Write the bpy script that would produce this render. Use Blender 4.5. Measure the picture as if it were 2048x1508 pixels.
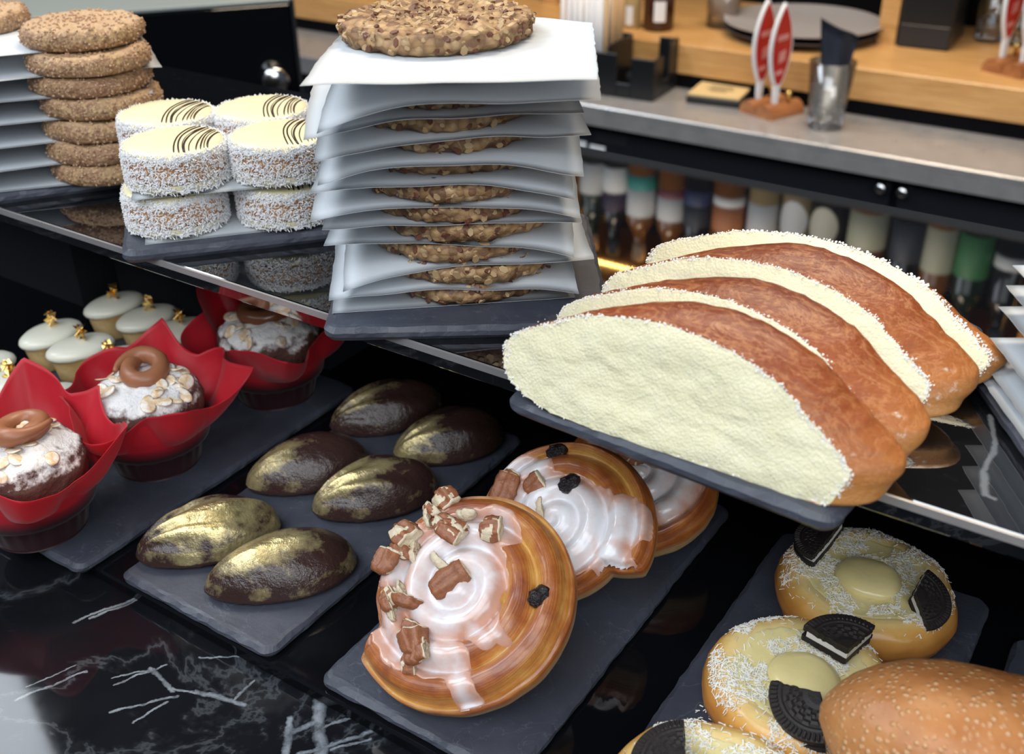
import bpy, math, random
import numpy as np
from mathutils import Matrix, Vector, noise as mn
from mathutils.bvhtree import BVHTree

for o in list(bpy.data.objects): bpy.data.objects.remove(o)
S = bpy.context.scene
COL = S.collection
PI = math.pi
RAD = math.radians

# ------------------------------------------------------------------ camera
# world: X runs right along the counter, Y runs away over it, Z up; metres
FPX = 2152.92
RC = np.array([[0.8330, -0.2700, 0.4829], [0.5531, 0.4243, -0.7170], [-0.0113, 0.8643, 0.5028]])
u_, s_, v_ = np.linalg.svd(RC); RC = u_ @ v_
CAMP = np.array([0, 0, .42])
cam = bpy.data.cameras.new('camera'); camo = bpy.data.objects.new('camera', cam); COL.objects.link(camo)
mw = Matrix.Identity(4)
for i in range(3):
    for j in range(3): mw[i][j] = float(RC[i, j])
mw.translation = Vector(CAMP)
camo.matrix_world = mw
cam.sensor_width = 36.0
cam.lens = FPX / 2048 * 36.0
cam.clip_start = .02
cam.dof.use_dof = True
cam.dof.focus_distance = .54
cam.dof.aperture_fstop = 10.5
S.camera = camo

def ray(px, py): return RC @ np.array([(px - 1024) / FPX, (754 - py) / FPX, -1.0])
def at(px, py, z):                       # where the line of sight meets the level z
    d = ray(px, py); return CAMP + d * ((z - CAMP[2]) / d[2])

# ------------------------------------------------------------------ light
W = bpy.data.worlds.new('world'); S.world = W; W.use_nodes = True
W.node_tree.nodes['Background'].inputs[0].default_value = (.62, .72, .9, 1)
W.node_tree.nodes['Background'].inputs[1].default_value = .07
def area(name, loc, target, sx, sy, power, col):
    l = bpy.data.lights.new(name, 'AREA'); l.shape = 'RECTANGLE'; l.size = sx; l.size_y = sy
    l.energy = power; l.color = col
    o = bpy.data.objects.new(name, l); COL.objects.link(o); o.location = loc
    o.rotation_euler = (Vector(target) - Vector(loc)).to_track_quat('-Z', 'Y').to_euler()
    return o
area('window_light_left', (-2.6, .12, 2.55), (0, .12, 2.2), 2.1, 1.3, 76, (.84, .92, 1))
area('window_light_street', (-.2, -1.55, 2.55), (-.25, .4, .1), 3.0, 1.8, 72, (.90, .95, 1))
area('fill_light_right', (1.9, -1.1, 1.5), (-.15, .4, .1), 1.6, 1.4, 30, (.92, .96, 1))  # added fill for the under-shelf danish and right-hand bread, no known window
area('bar_ceiling_light', (-.5, 1.7, 2.3), (-.7, 1.9, 0), 1.6, .5, 60, (1, .84, .64))
S.view_settings.view_transform = 'Standard'
S.view_settings.look = 'None'
S.view_settings.gamma = 1
S.view_settings.use_curve_mapping = False
S.view_settings.exposure = 0.22

# ------------------------------------------------------------------ node helper
class G:
    def __init__(s, name):
        s.m = bpy.data.materials.new(name); s.m.use_nodes = True
        s.t = s.m.node_tree; s.n = s.t.nodes; s.b = s.n['Principled BSDF']
        s.obj = None
    def N(s, typ, **kw):
        n = s.n.new(typ)
        for k, v in kw.items(): setattr(n, k, v)
        return n
    def put(s, sock, v):
        if v is None: return
        if isinstance(v, bpy.types.NodeSocket): s.t.links.new(v, sock)
        elif isinstance(v, (tuple, list)):
            v = tuple(v)
            if sock.type == 'RGBA' and len(v) == 3: v = v + (1,)
            sock.default_value = v
        else: sock.default_value = v
    def co(s, sc=None, off=None):
        if s.obj is None: s.obj = s.N('ShaderNodeTexCoord').outputs['Object']
        if sc is None: return s.obj
        mp = s.N('ShaderNodeMapping'); s.put(mp.inputs['Vector'], s.obj)
        mp.inputs['Scale'].default_value = sc if isinstance(sc, tuple) else (sc,) * 3
        if off: mp.inputs['Location'].default_value = off
        return mp.outputs[0]
    def noise(s, scale, detail=4, rough=.55, vec=None, dist=0, col=False):
        n = s.N('ShaderNodeTexNoise'); s.put(n.inputs['Vector'], vec or s.co())
        n.inputs['Scale'].default_value = scale; n.inputs['Detail'].default_value = detail
        n.inputs['Roughness'].default_value = rough; n.inputs['Distortion'].default_value = dist
        return n.outputs['Color' if col else 'Fac']
    def voro(s, scale, feat='F1', out='Distance', vec=None, rnd=1):
        n = s.N('ShaderNodeTexVoronoi', feature=feat); s.put(n.inputs['Vector'], vec or s.co())
        n.inputs['Scale'].default_value = scale; n.inputs['Randomness'].default_value = rnd
        return n.outputs[out]
    def ramp(s, fac, stops, interp='LINEAR'):
        n = s.N('ShaderNodeValToRGB'); s.put(n.inputs[0], fac); e = n.color_ramp.elements
        n.color_ramp.interpolation = interp
        while len(e) < len(stops): e.new(.5)
        for k, (p, c) in zip(e, stops):
            k.position = p
            k.color = (c, c, c, 1) if isinstance(c, (int, float)) else tuple(c) + (1,)
        return n.outputs[0]
    def mix(s, fac, a, b, mode='MIX'):
        n = s.N('ShaderNodeMix', data_type='RGBA', blend_type=mode)
        s.put(n.inputs[0], fac); s.put(n.inputs[6], a); s.put(n.inputs[7], b); return n.outputs[2]
    def math(s, op, a, b=0.0, c=None, clamp=False):
        n = s.N('ShaderNodeMath', operation=op, use_clamp=clamp); s.put(n.inputs[0], a); s.put(n.inputs[1], b)
        if c is not None: s.put(n.inputs[2], c)
        return n.outputs[0]
    def vmath(s, op, a, b=None, sc=None):
        n = s.N('ShaderNodeVectorMath', operation=op); s.put(n.inputs[0], a)
        if b is not None: s.put(n.inputs[1], b)
        if sc is not None: s.put(n.inputs['Scale'], sc)
        return n.outputs['Value' if op in ('DOT_PRODUCT', 'LENGTH', 'DISTANCE') else 'Vector']
    def sep(s, v):
        n = s.N('ShaderNodeSeparateXYZ'); s.put(n.inputs[0], v); return n.outputs
    def attr(s, name):
        n = s.N('ShaderNodeAttribute', attribute_name=name); return n.outputs['Fac']
    def normal(s):
        return s.N('ShaderNodeTexCoord').outputs['Normal']
    def bump(s, h, strength=.4, dist=.001, prev=None):
        n = s.N('ShaderNodeBump'); s.put(n.inputs['Height'], h); n.inputs['Strength'].default_value = strength
        n.inputs['Distance'].default_value = dist; s.put(n.inputs['Normal'], prev); return n.outputs[0]
    def done(s, base=None, rough=None, metal=None, normal=None, **kw):
        i = s.b.inputs
        s.put(i['Base Color'], base); s.put(i['Roughness'], rough); s.put(i['Metallic'], metal); s.put(i['Normal'], normal)
        for k, v in kw.items(): s.put(i[k.replace('_', ' ')], v)
        return s.m
MATS = {}
def mat(f):
    MATS[f.__name__] = f(G(f.__name__)); return f

def plain(name, col, rough=.5, metal=0, **kw):
    MATS[name] = G(name).done(base=col, rough=rough, metal=metal, **kw)

# ------------------------------------------------------------------ mesh helper
def mk(name, V, F, m, parent=None, smooth=True, attrs=None, midx=None, loc=None):
    me = bpy.data.meshes.new(name)
    V = np.asarray(V, float)
    me.from_pydata(V.tolist(), [], [list(map(int, f)) for f in F])
    for mm in (m if isinstance(m, (list, tuple)) else [m]): me.materials.append(MATS[mm])
    if smooth: me.polygons.foreach_set('use_smooth', [True] * len(me.polygons))
    if midx is not None: me.polygons.foreach_set('material_index', list(map(int, midx)))
    if attrs:
        for k, a in attrs.items():
            at_ = me.attributes.new(k, 'FLOAT', 'POINT'); at_.data.foreach_set('value', np.asarray(a, np.float32))
    me.update()
    o = bpy.data.objects.new(name, me); COL.objects.link(o)
    if parent is not None: o.parent = parent
    if loc is not None: o.location = loc
    return o
def share(src, name, parent=None, M=None):
    o = bpy.data.objects.new(name, src.data); COL.objects.link(o); o.parent = parent
    if M is not None: o.matrix_local = M
    return o
def tag(o, label, cat, group=None, kind=None):
    if label: o['label'] = label
    if cat: o['category'] = cat
    if group: o['group'] = group
    if kind: o['kind'] = kind
    return o
def thing(name, label, cat, loc=(0, 0, 0), rotz=0, group=None):
    o = bpy.data.objects.new(name, None); COL.objects.link(o); o.empty_display_size = .01
    o.location = loc; o.rotation_euler = (0, 0, rotz)
    return tag(o, label, cat, group)
def stuff(o): o['kind'] = 'stuff'; return o
def copy_tree(src, label, M=None, loc=None, rotz=None, group=None):
    r = src.copy(); COL.objects.link(r)
    if M is not None: r.matrix_world = M
    if loc is not None: r.location = loc
    if rotz is not None: r.rotation_euler = (0, 0, rotz)
    r['label'] = label
    if group: r['group'] = group
    for ch in list(src.children):
        c = ch.copy(); COL.objects.link(c); c.parent = r
        for g in list(ch.children):
            d = g.copy(); COL.objects.link(d); d.parent = c
    return r
def grid(nu, nv, cu=False, cv=False, off=0):
    F = []
    for i in range(nu - (0 if cu else 1)):
        for j in range(nv - (0 if cv else 1)):
            a = i * nv + j; b = ((i + 1) % nu) * nv + j; j2 = (j + 1) % nv
            F.append((off + a, off + b, off + ((i + 1) % nu) * nv + j2, off + i * nv + j2))
    return F
def lathe(prof, n, sx=1, sy=1):           # profile runs from the foot's centre round to the top's centre
    V = []; F = []; rings = []
    for r, z in prof:
        if r < 1e-7: rings.append([len(V)]); V.append((0, 0, z))
        else:
            rings.append(list(range(len(V), len(V) + n)))
            for k in range(n):
                a = 2 * PI * k / n; V.append((r * math.cos(a) * sx, r * math.sin(a) * sy, z))
    for A, B in zip(rings, rings[1:]):
        for k in range(n):
            k2 = (k + 1) % n
            if len(A) == 1 and len(B) == 1: continue
            if len(A) == 1: F.append((A[0], B[k2], B[k]))
            elif len(B) == 1: F.append((A[k], A[k2], B[0]))
            else: F.append((A[k], A[k2], B[k2], B[k]))
    return np.array(V), F
def normals(V, F):
    N = np.zeros_like(V)
    for f in F:
        n = np.cross(V[f[1]] - V[f[0]], V[f[2]] - V[f[0]])
        if len(f) == 4: n = n + np.cross(V[f[2]] - V[f[0]], V[f[3]] - V[f[0]])
        for i in f: N[i] += n
    l = np.linalg.norm(N, axis=1); l[l < 1e-12] = 1
    return N / l[:, None]
def displace(V, F, fn):
    N = normals(V, F); d = np.array([fn(v) for v in V]); return V + N * d[:, None]
def nz(v, sc, o=0): return mn.noise(Vector((v[0] * sc + o, v[1] * sc + o * 1.7, v[2] * sc - o * .6)))
def fbm(v, sc, o=0, n=3):
    a = 1; t = 0
    for _ in range(n): t += a * nz(v, sc, o); a *= .5; sc *= 2.03; o += 3.1
    return t
def cell(v, sc, o=0):
    d, p = mn.voronoi(Vector((v[0] * sc + o, v[1] * sc - o, v[2] * sc + o * .5)))
    return d[0], d[1]
def box(x0, x1, y0, y1, z0, z1, bev=0.0):
    if bev <= 0:
        V = [(x, y, z) for x in (x0, x1) for y in (y0, y1) for z in (z0, z1)]
        F = [(0, 1, 3, 2), (4, 6, 7, 5), (0, 4, 5, 1), (2, 3, 7, 6), (0, 2, 6, 4), (1, 5, 7, 3)]
        return np.array(V, float), F
    b = bev; V = []; idx = {}
    X = (x0, x1); Y = (y0, y1); Z = (z0, z1)
    for i in (0, 1):
        for j in (0, 1):
            for k in (0, 1):
                sx, sy, sz = (1 - 2 * i) * b, (1 - 2 * j) * b, (1 - 2 * k) * b
                for ax, p in enumerate(((X[i], Y[j] + sy, Z[k] + sz), (X[i] + sx, Y[j], Z[k] + sz), (X[i] + sx, Y[j] + sy, Z[k]))):
                    idx[i, j, k, ax] = len(V); V.append(p)
    F = []
    for ax in range(3):
        o1, o2 = [(1, 2), (0, 2), (0, 1)][ax]
        for s in (0, 1):
            q = []
            for a, c in ((0, 0), (1, 0), (1, 1), (0, 1)):
                t = [0, 0, 0]; t[ax] = s; t[o1] = a; t[o2] = c; q.append(idx[t[0], t[1], t[2], ax])
            F.append(q if (s == 1) == (ax != 1) else q[::-1])
    for ax in range(3):
        o1, o2 = [(1, 2), (0, 2), (0, 1)][ax]
        for a in (0, 1):
            for c in (0, 1):
                t0 = [0, 0, 0]; t0[o1] = a; t0[o2] = c; t1 = list(t0); t1[ax] = 1
                q = [idx[(*t0, o1)], idx[(*t1, o1)], idx[(*t1, o2)], idx[(*t0, o2)]]
                F.append(q)
    for i in (0, 1):
        for j in (0, 1):
            for k in (0, 1): F.append([idx[i, j, k, 0], idx[i, j, k, 1], idx[i, j, k, 2]])
    V = np.array(V, float); c = V.mean(0)
    for n_, f in enumerate(F):
        nn = np.cross(V[f[1]] - V[f[0]], V[f[2]] - V[f[0]])
        if nn @ (V[list(f)].mean(0) - c) < 0: F[n_] = f[::-1]
    return V, F
def join(parts):
    V = []; F = []; o = 0
    for v, f in parts:
        V.append(np.asarray(v, float)); F += [tuple(i + o for i in q) for q in f]; o += len(v)
    return np.concatenate(V), F
def xf(V, M):
    V = np.asarray(V, float); A = np.array(M); return V @ A[:3, :3].T + A[:3, 3]
def rot(rx=0, ry=0, rz=0, loc=(0, 0, 0), sc=None):
    M = Matrix.Translation(Vector(loc)) @ Matrix.Rotation(rz, 4, 'Z') @ Matrix.Rotation(ry, 4, 'Y') @ Matrix.Rotation(rx, 4, 'X')
    if sc is not None: M = M @ Matrix.Diagonal((*((sc,) * 3 if isinstance(sc, (int, float)) else sc), 1))
    return M
def tube(path, r, n=8, cap=True, flat=1.0):
    P = [Vector(p) for p in path]; V = []; F = []
    rs = r if isinstance(r, (list, tuple)) else [r] * len(P)
    up = Vector((0, 0, 1))
    for i, p in enumerate(P):
        t = (P[min(i + 1, len(P) - 1)] - P[max(i - 1, 0)]).normalized()
        a = t.cross(up)
        if a.length < 1e-4: a = t.cross(Vector((1, 0, 0)))
        a.normalize(); b = a.cross(t).normalized()
        for k in range(n):
            th = 2 * PI * k / n; V.append(p + a * (rs[i] * math.cos(th)) + b * (rs[i] * flat * math.sin(th)))
    for i in range(len(P) - 1):
        for k in range(n):
            k2 = (k + 1) % n; F.append((i * n + k, i * n + k2, (i + 1) * n + k2, (i + 1) * n + k))
    if cap: F.append(tuple(range(n))[::-1]); F.append(tuple((len(P) - 1) * n + k for k in range(n)))
    return np.array([tuple(v) for v in V]), F
def extrude(poly, z0, z1):                # flat outline in xy made into a slab
    n = len(poly); V = [(x, y, z0) for x, y in poly] + [(x, y, z1) for x, y in poly]
    F = [tuple(range(n))[::-1], tuple(range(n, 2 * n))] + [(i, (i + 1) % n, n + (i + 1) % n, n + i) for i in range(n)]
    return np.array(V, float), F

# ------------------------------------------------------------------ materials
def seg_veins(g, p, segs):
    out = None
    for (x0, y0, x1, y1, w) in segs:
        a = Vector((x0, y0, 0)); b = Vector((x1, y1, 0)); ab = b - a
        pa = g.vmath('SUBTRACT', p, tuple(a))
        h = g.math('DIVIDE', g.vmath('DOT_PRODUCT', pa, tuple(ab)), ab.length_squared, clamp=True)
        d = g.vmath('LENGTH', g.vmath('SUBTRACT', pa, g.vmath('SCALE', tuple(ab), sc=h)))
        m = g.math('SUBTRACT', 1.0, g.math('DIVIDE', d, w), clamp=True)
        out = m if out is None else g.math('MAXIMUM', out, m)
    return out
def flat_xy(g, amp, sc):
    n = g.noise(sc, 5, .65, col=True)
    w = g.vmath('SCALE', g.vmath('SUBTRACT', n, (.5, .5, .5)), sc=amp)
    p = g.vmath('ADD', g.co(), w)
    return g.vmath('MULTIPLY', p, (1, 1, 0))
def pxseg(lst, z):
    r = []
    for a, b, c, d, w in lst:
        w *= .72
        A = at(a, b, z); B = at(c, d, z); r.append((A[0], A[1], B[0], B[1], w))
    return r
@mat
def black_marble(g):
    segs = pxseg([(300, 1338, 345, 1378, .0022), (345, 1372, 392, 1385, .0016), (390, 1382, 490, 1410, .0026), (150, 1242, 285, 1188, .0016), (180, 1236, 285, 1192, .0012),
                  (30, 1398, 175, 1345, .0014), (50, 1375, 150, 1330, .001), (646, 1402, 636, 1520, .0048), (582, 1440, 570, 1520, .003), (585, 1462, 640, 1440, .0026),
                  (640, 1455, 720, 1430, .0014), (600, 1508, 760, 1460, .002), (560, 1530, 640, 1490, .0012), (655, 1500, 740, 1480, .0012), (225, 1355, 300, 1340, .0012),
                  (225, 1370, 330, 1330, .0011), (220, 1425, 350, 1390, .0015), (260, 1450, 330, 1405, .0014), (400, 1312, 478, 1310, .0011), (470, 1400, 505, 1365, .0014)], .016)
    p = flat_xy(g, .012, 30)
    v = seg_veins(g, p, segs)
    v = g.ramp(v, [(.0, 0), (.5, .75), (1, 1)])
    r = g.noise(9, 6, .6, dist=.6)
    fine = g.ramp(g.math('ABSOLUTE', g.math('SUBTRACT', r, .5)), [(0, .16), (.012, .02), (.03, 0)])
    v = g.math('MULTIPLY', v, g.ramp(g.noise(120, 4, .7), [(.3, .25), (.62, 1)]))
    f = g.math('MAXIMUM', v, fine)
    base = g.mix(g.math('MULTIPLY', f, .7), g.mix(g.noise(14, 5), (.004, .0045, .006), (.010, .011, .014)), (.36, .40, .45))
    return g.done(base=base, rough=g.ramp(g.noise(40, 4), [(.3, .04), (.8, .09)]), IOR=1.45)
@mat
def black_acrylic(g):
    sc = g.noise(260, 2, .5, vec=g.co((1, .04, 1)))
    return g.done(base=(.004, .0045, .006), rough=g.ramp(sc, [(.5, .05), (.75, .11)]), IOR=1.5)
@mat
def mirror_slab(g):
    segs = pxseg([(1983, 832, 1990, 905, .0022), (1990, 905, 1968, 945, .0022), (1968, 945, 1972, 990, .003), (1972, 990, 1990, 1000, .002)], .173)  # reflection of a marble wall's vein, painted into the slab colour
    v = seg_veins(g, flat_xy(g, .006, 60), segs)
    scr = g.ramp(g.math('ABSOLUTE', g.math('SUBTRACT', g.noise(3, 1, .4, vec=g.co((6, 60, 1))), .5)), [(0, .02), (.002, 0)])
    base = g.mix(g.math('MAXIMUM', g.ramp(v, [(.1, 0), (.7, .25)]), scr), (.004, .0045, .006), (.6, .65, .7))
    return g.done(base=base, rough=.022, IOR=2.8)
@mat
def slate(g):
    n = g.noise(55, 6, .62); st = g.noise(18, 3, .6, vec=g.co((1, 5, 1)))
    rnd = g.N('ShaderNodeObjectInfo').outputs['Random']
    off = g.N('ShaderNodeVectorMath', operation='ADD'); g.put(off.inputs[0], g.co())
    cmb = g.N('ShaderNodeCombineXYZ'); g.put(cmb.inputs[0], g.math('MULTIPLY', rnd, 3.0)); g.put(cmb.inputs[1], g.math('MULTIPLY', rnd, 7.0)); g.put(off.inputs[1], cmb.outputs[0])
    ln = g.math('ABSOLUTE', g.math('SUBTRACT', g.noise(16, 5, .6, vec=off.outputs[0], dist=.8), .5))
    crack = g.ramp(ln, [(0, .5), (.004, 0)])
    pale = g.ramp(g.noise(30, 6, .7, vec=off.outputs[0]), [(.62, 0), (.8, .35)])
    base = g.mix(n, (.034, .039, .054), (.066, .074, .100))
    base = g.mix(pale, base, (.14, .15, .18))
    base = g.mix(g.math('MULTIPLY', crack, .35), base, (.25, .27, .31))
    bmp = g.bump(g.math('ADD', n, g.math('MULTIPLY', st, .6)), .35, .0015)
    return g.done(base=base, rough=g.ramp(n, [(.3, .38), (.8, .56)]), normal=bmp, IOR=1.5)
@mat
def paper(g):
    n = g.noise(900, 3, .6)
    m = g.done(base=g.mix(g.noise(25, 3), (.66, .70, .74), (.72, .76, .79)), rough=.75, normal=g.bump(n, .15, .0004))
    tr = g.N('ShaderNodeBsdfTranslucent'); tr.inputs[0].default_value = (.85, .88, .92, 1)
    mx = g.N('ShaderNodeMixShader'); mx.inputs[0].default_value = .22
    out = g.n['Material Output']
    g.t.links.new(g.b.outputs[0], mx.inputs[1]); g.t.links.new(tr.outputs[0], mx.inputs[2]); g.t.links.new(mx.outputs[0], out.inputs[0])
    return m
@mat
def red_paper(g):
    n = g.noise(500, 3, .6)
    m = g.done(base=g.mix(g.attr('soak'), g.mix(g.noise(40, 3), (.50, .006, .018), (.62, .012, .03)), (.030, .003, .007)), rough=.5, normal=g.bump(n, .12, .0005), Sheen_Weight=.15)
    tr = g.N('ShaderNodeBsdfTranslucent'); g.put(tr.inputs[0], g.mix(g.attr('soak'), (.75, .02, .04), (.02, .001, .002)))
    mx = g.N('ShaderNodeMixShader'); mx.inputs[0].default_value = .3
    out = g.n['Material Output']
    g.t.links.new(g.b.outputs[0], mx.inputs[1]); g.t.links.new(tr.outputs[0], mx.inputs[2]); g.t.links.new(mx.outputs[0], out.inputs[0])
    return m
@mat
def oat_dough(g):
    c = g.voro(230, out='Color'); s = g.sep(c)
    d = g.voro(230)
    base = g.ramp(s[0], [(0, (.09, .035, .018)), (.22, (.16, .065, .03)), (.3, (.36, .21, .09)), (.62, (.50, .32, .15)), (.85, (.60, .43, .24)), (1, (.2, .07, .035))], 'CONSTANT')
    base = g.mix(g.ramp(g.noise(70, 4), [(.35, 0), (.7, .75)]), base, (.42, .26, .12))
    base = g.mix(g.ramp(d, [(.3, 0), (.75, .6)]), base, (.14, .065, .03))
    h = g.math('ADD', g.math('MULTIPLY', d, -1), g.math('MULTIPLY', g.noise(500, 3), .5))
    return g.done(base=base, rough=.62, normal=g.bump(h, .7, .0016))
plain('oat_flake', (.46, .31, .16), .65)
plain('dark_flake', (.15, .055, .03), .5)
@mat
def cinnamon_dough(g):
    n = g.noise(320, 4, .7); big = g.noise(38, 4, .6); d = g.voro(420)
    base = g.mix(g.ramp(big, [(.42, 0), (.66, 1)]), (.40, .235, .125), (.56, .38, .18))
    base = g.mix(g.ramp(n, [(.38, 0), (.62, 1)]), (.24, .12, .065), base)
    base = g.mix(g.ramp(g.voro(520), [(.1, .75), (.32, 0)]), base, (.70, .52, .38))
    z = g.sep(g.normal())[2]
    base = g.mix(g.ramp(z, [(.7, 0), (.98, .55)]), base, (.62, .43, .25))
    return g.done(base=base, rough=.6, normal=g.bump(g.math('ADD', n, g.math('MULTIPLY', d, -.8)), .8, .0014))
plain('sugar_tan', (.48, .31, .19), .5)
@mat
def white_chocolate(g):
    return g.done(base=g.mix(g.noise(60, 4), (.74, .67, .42), (.80, .74, .51)), rough=.38, normal=g.bump(g.noise(90, 3), .12, .001), Subsurface_Weight=.08, Subsurface_Radius=(.004, .003, .0015), Subsurface_Scale=.5)
@mat
def caramel_side(g):
    return g.done(base=g.ramp(g.noise(120, 4), [(.3, (.30, .11, .035)), (.55, (.48, .27, .13)), (.75, (.58, .44, .27))]), rough=.5)
plain('coconut', (.86, .86, .87), .55, Subsurface_Weight=.1, Subsurface_Radius=(.002, .002, .002), Subsurface_Scale=.3)
plain('coconut_warm', (.88, .87, .80), .55)
plain('dark_chocolate_line', (.035, .016, .012), .35)
@mat
def sponge(g):
    n = g.noise(420, 4, .7)
    return g.done(base=g.mix(g.ramp(g.noise(70, 4), [(.3, 0), (.7, 1)]), (.60, .36, .12), (.74, .54, .26)), rough=.7, normal=g.bump(n, .6, .001))
plain('white_icing', (.80, .79, .67), .28, Subsurface_Weight=.15, Subsurface_Radius=(.004, .004, .003), Subsurface_Scale=.5)
plain('gold_leaf', (.90, .62, .22), .28, 1)
@mat
def muffin_cake(g):
    n = g.noise(300, 5, .7); big = g.noise(80, 4, .65)
    z = g.sep(g.normal())[2]
    f = g.math('ADD', g.math('MULTIPLY', z, .42), g.math('MULTIPLY', g.math('ADD', g.math('MULTIPLY', n, .5), big), .55))
    dust = g.ramp(f, [(.60, 0), (.74, 1)])
    base = g.mix(dust, g.mix(n, (.055, .022, .018), (.15, .065, .045)), (.86, .84, .83))
    return g.done(base=base, rough=.75, normal=g.bump(g.math('ADD', n, big), .9, .002))
@mat
def almond(g):
    return g.done(base=g.ramp(g.noise(160, 4, .7), [(.35, (.62, .38, .19)), (.5, (.78, .62, .42)), (.62, (.85, .82, .78))]), rough=.55)
@mat
def caramel(g):
    return g.done(base=g.mix(g.noise(90, 4), (.27, .10, .045), (.38, .16, .08)), rough=.4, normal=g.bump(g.noise(350, 3), .12, .0008), Subsurface_Weight=.15, Subsurface_Radius=(.006, .003, .001), Subsurface_Scale=.4)
plain('dark_caramel', (.20, .075, .035), .22)
@mat
def chocolate_gold(g):
    n = g.noise(42, 5, .62, dist=.4); fine = g.noise(260, 4, .7)
    p = g.sep(g.co())
    w = g.attr('gold')
    f = g.math('ADD', g.math('MULTIPLY', n, .75), g.math('ADD', g.math('MULTIPLY', fine, .22), g.math('MULTIPLY', w, .62)))
    k = g.ramp(f, [(.66, 0), (.84, .6), (.98, .97)])
    base = g.mix(k, g.mix(n, (.030, .015, .013), (.052, .026, .022)), (.74, .62, .30))
    bmp = g.bump(g.math('ADD', g.math('MULTIPLY', g.noise(130, 5, .65), 1.0), g.math('MULTIPLY', fine, .25)), .42, .0022)
    return g.done(base=base, rough=g.ramp(f, [(.6, .24), (1, .30)]), metal=g.math('MULTIPLY', k, .92), normal=bmp, Specular_IOR_Level=.6)
@mat
def chocolate_sponge(g):
    n = g.noise(700, 5, .75)
    return g.done(base=g.mix(n, (.03, .012, .009), (.13, .06, .042)), rough=.8, normal=g.bump(n, .9, .0018))
@mat
def bun_dough(g):
    a = g.attr('groove'); ph = g.attr('spiral'); side = g.attr('side')
    cmb = g.N('ShaderNodeCombineXYZ'); g.put(cmb.inputs[0], ph)
    q = g.vmath('ADD', cmb.outputs[0], g.vmath('SCALE', g.co(), sc=9.0))
    ln = g.noise(5, 5, .6, vec=q)
    n = g.noise(60, 5, .6)
    f = g.math('ADD', g.math('MULTIPLY', a, .62), g.math('MULTIPLY', g.math('SUBTRACT', ln, .5), .6))
    f = g.math('ADD', f, g.math('MULTIPLY', g.math('SUBTRACT', n, .5), 1.3))
    base = g.ramp(f, [(0, (.66, .37, .10)), (.25, (.55, .23, .05)), (.5, (.40, .120, .026)), (.85, (.22, .046, .014))])
    pale = g.mix(g.noise(200, 4), (.60, .40, .16), (.78, .62, .34))
    base = g.mix(g.ramp(g.math('ADD', side, g.math('MULTIPLY', g.math('SUBTRACT', n, .5), .5)), [(.55, 0), (.95, .85)]), base, pale)
    bmp = g.bump(g.math('ADD', g.math('MULTIPLY', ln, .6), g.math('MULTIPLY', g.noise(160, 4), .4)), .5, .0020)
    return g.done(base=base, rough=g.ramp(n, [(.3, .27), (.75, .42)]), normal=bmp, Coat_Weight=.45, Coat_Roughness=.16)
@mat
def glaze(g):
    th = g.attr('thick')
    n = g.noise(70, 4, .6)
    col = g.mix(g.ramp(g.math('ADD', th, g.math('MULTIPLY', g.math('SUBTRACT', n, .5), 1.1)), [(.16, 0), (.80, 1)]), (.64, .37, .28), (.80, .79, .82))
    return g.done(base=col, rough=.22, normal=g.bump(n, .1, .001), Subsurface_Weight=.2, Subsurface_Radius=(.004, .003, .002), Subsurface_Scale=.5, Coat_Weight=.2, Coat_Roughness=.1)
@mat
def pecan_skin(g):
    n = g.noise(300, 4, .65)
    return g.done(base=g.mix(n, (.14, .042, .018), (.44, .17, .075)), rough=.45, normal=g.bump(n, .6, .0012))
@mat
def pecan_flesh(g):
    n = g.noise(380, 4, .7)
    return g.done(base=g.mix(n, (.52, .38, .22), (.84, .77, .60)), rough=.6, normal=g.bump(n, .7, .0012))
@mat
def raisin(g):
    n = g.noise(240, 4, .6, dist=1)
    return g.done(base=(.012, .009, .011), rough=.28, normal=g.bump(n, 1, .003))
@mat
def danish_dough(g):
    n = g.noise(45, 5, .6); t = g.attr('side')
    f = g.math('ADD', t, g.math('MULTIPLY', g.math('SUBTRACT', n, .5), .5))
    base = g.ramp(f, [(0, (.85, .69, .34)), (.28, (.83, .60, .24)), (.5, (.70, .37, .085)), (.78, (.50, .20, .04)), (1, (.40, .14, .03))])
    return g.done(base=base, rough=.34, normal=g.bump(g.noise(180, 4), .25, .0012), Coat_Weight=.2, Coat_Roughness=.2)
@mat
def custard(g):
    return g.done(base=g.mix(g.noise(60, 4), (.82, .68, .28), (.88, .77, .42)), rough=.2, normal=g.bump(g.noise(70, 4), .3, .0016), Subsurface_Weight=.25, Subsurface_Radius=(.006, .005, .002), Subsurface_Scale=.5)
@mat
def cocoa_wafer(g):
    n = g.noise(500, 4, .7)
    return g.done(base=g.mix(n, (.010, .008, .008), (.030, .023, .021)), rough=.55, normal=g.bump(n, .4, .0006))
plain('biscuit_cream', (.82, .80, .76), .5)
@mat
def bread_crumb(g):
    n = g.noise(420, 5, .72); s = g.voro(800)
    base = g.mix(g.noise(60, 5, .6), (.80, .74, .46), (.87, .83, .60))
    base = g.mix(g.ramp(s, [(.08, .7), (.3, 0)]), base, (.94, .92, .84))
    return g.done(base=base, rough=.6, normal=g.bump(g.math('ADD', n, g.math('MULTIPLY', s, -.7)), .5, .0010))
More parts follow.
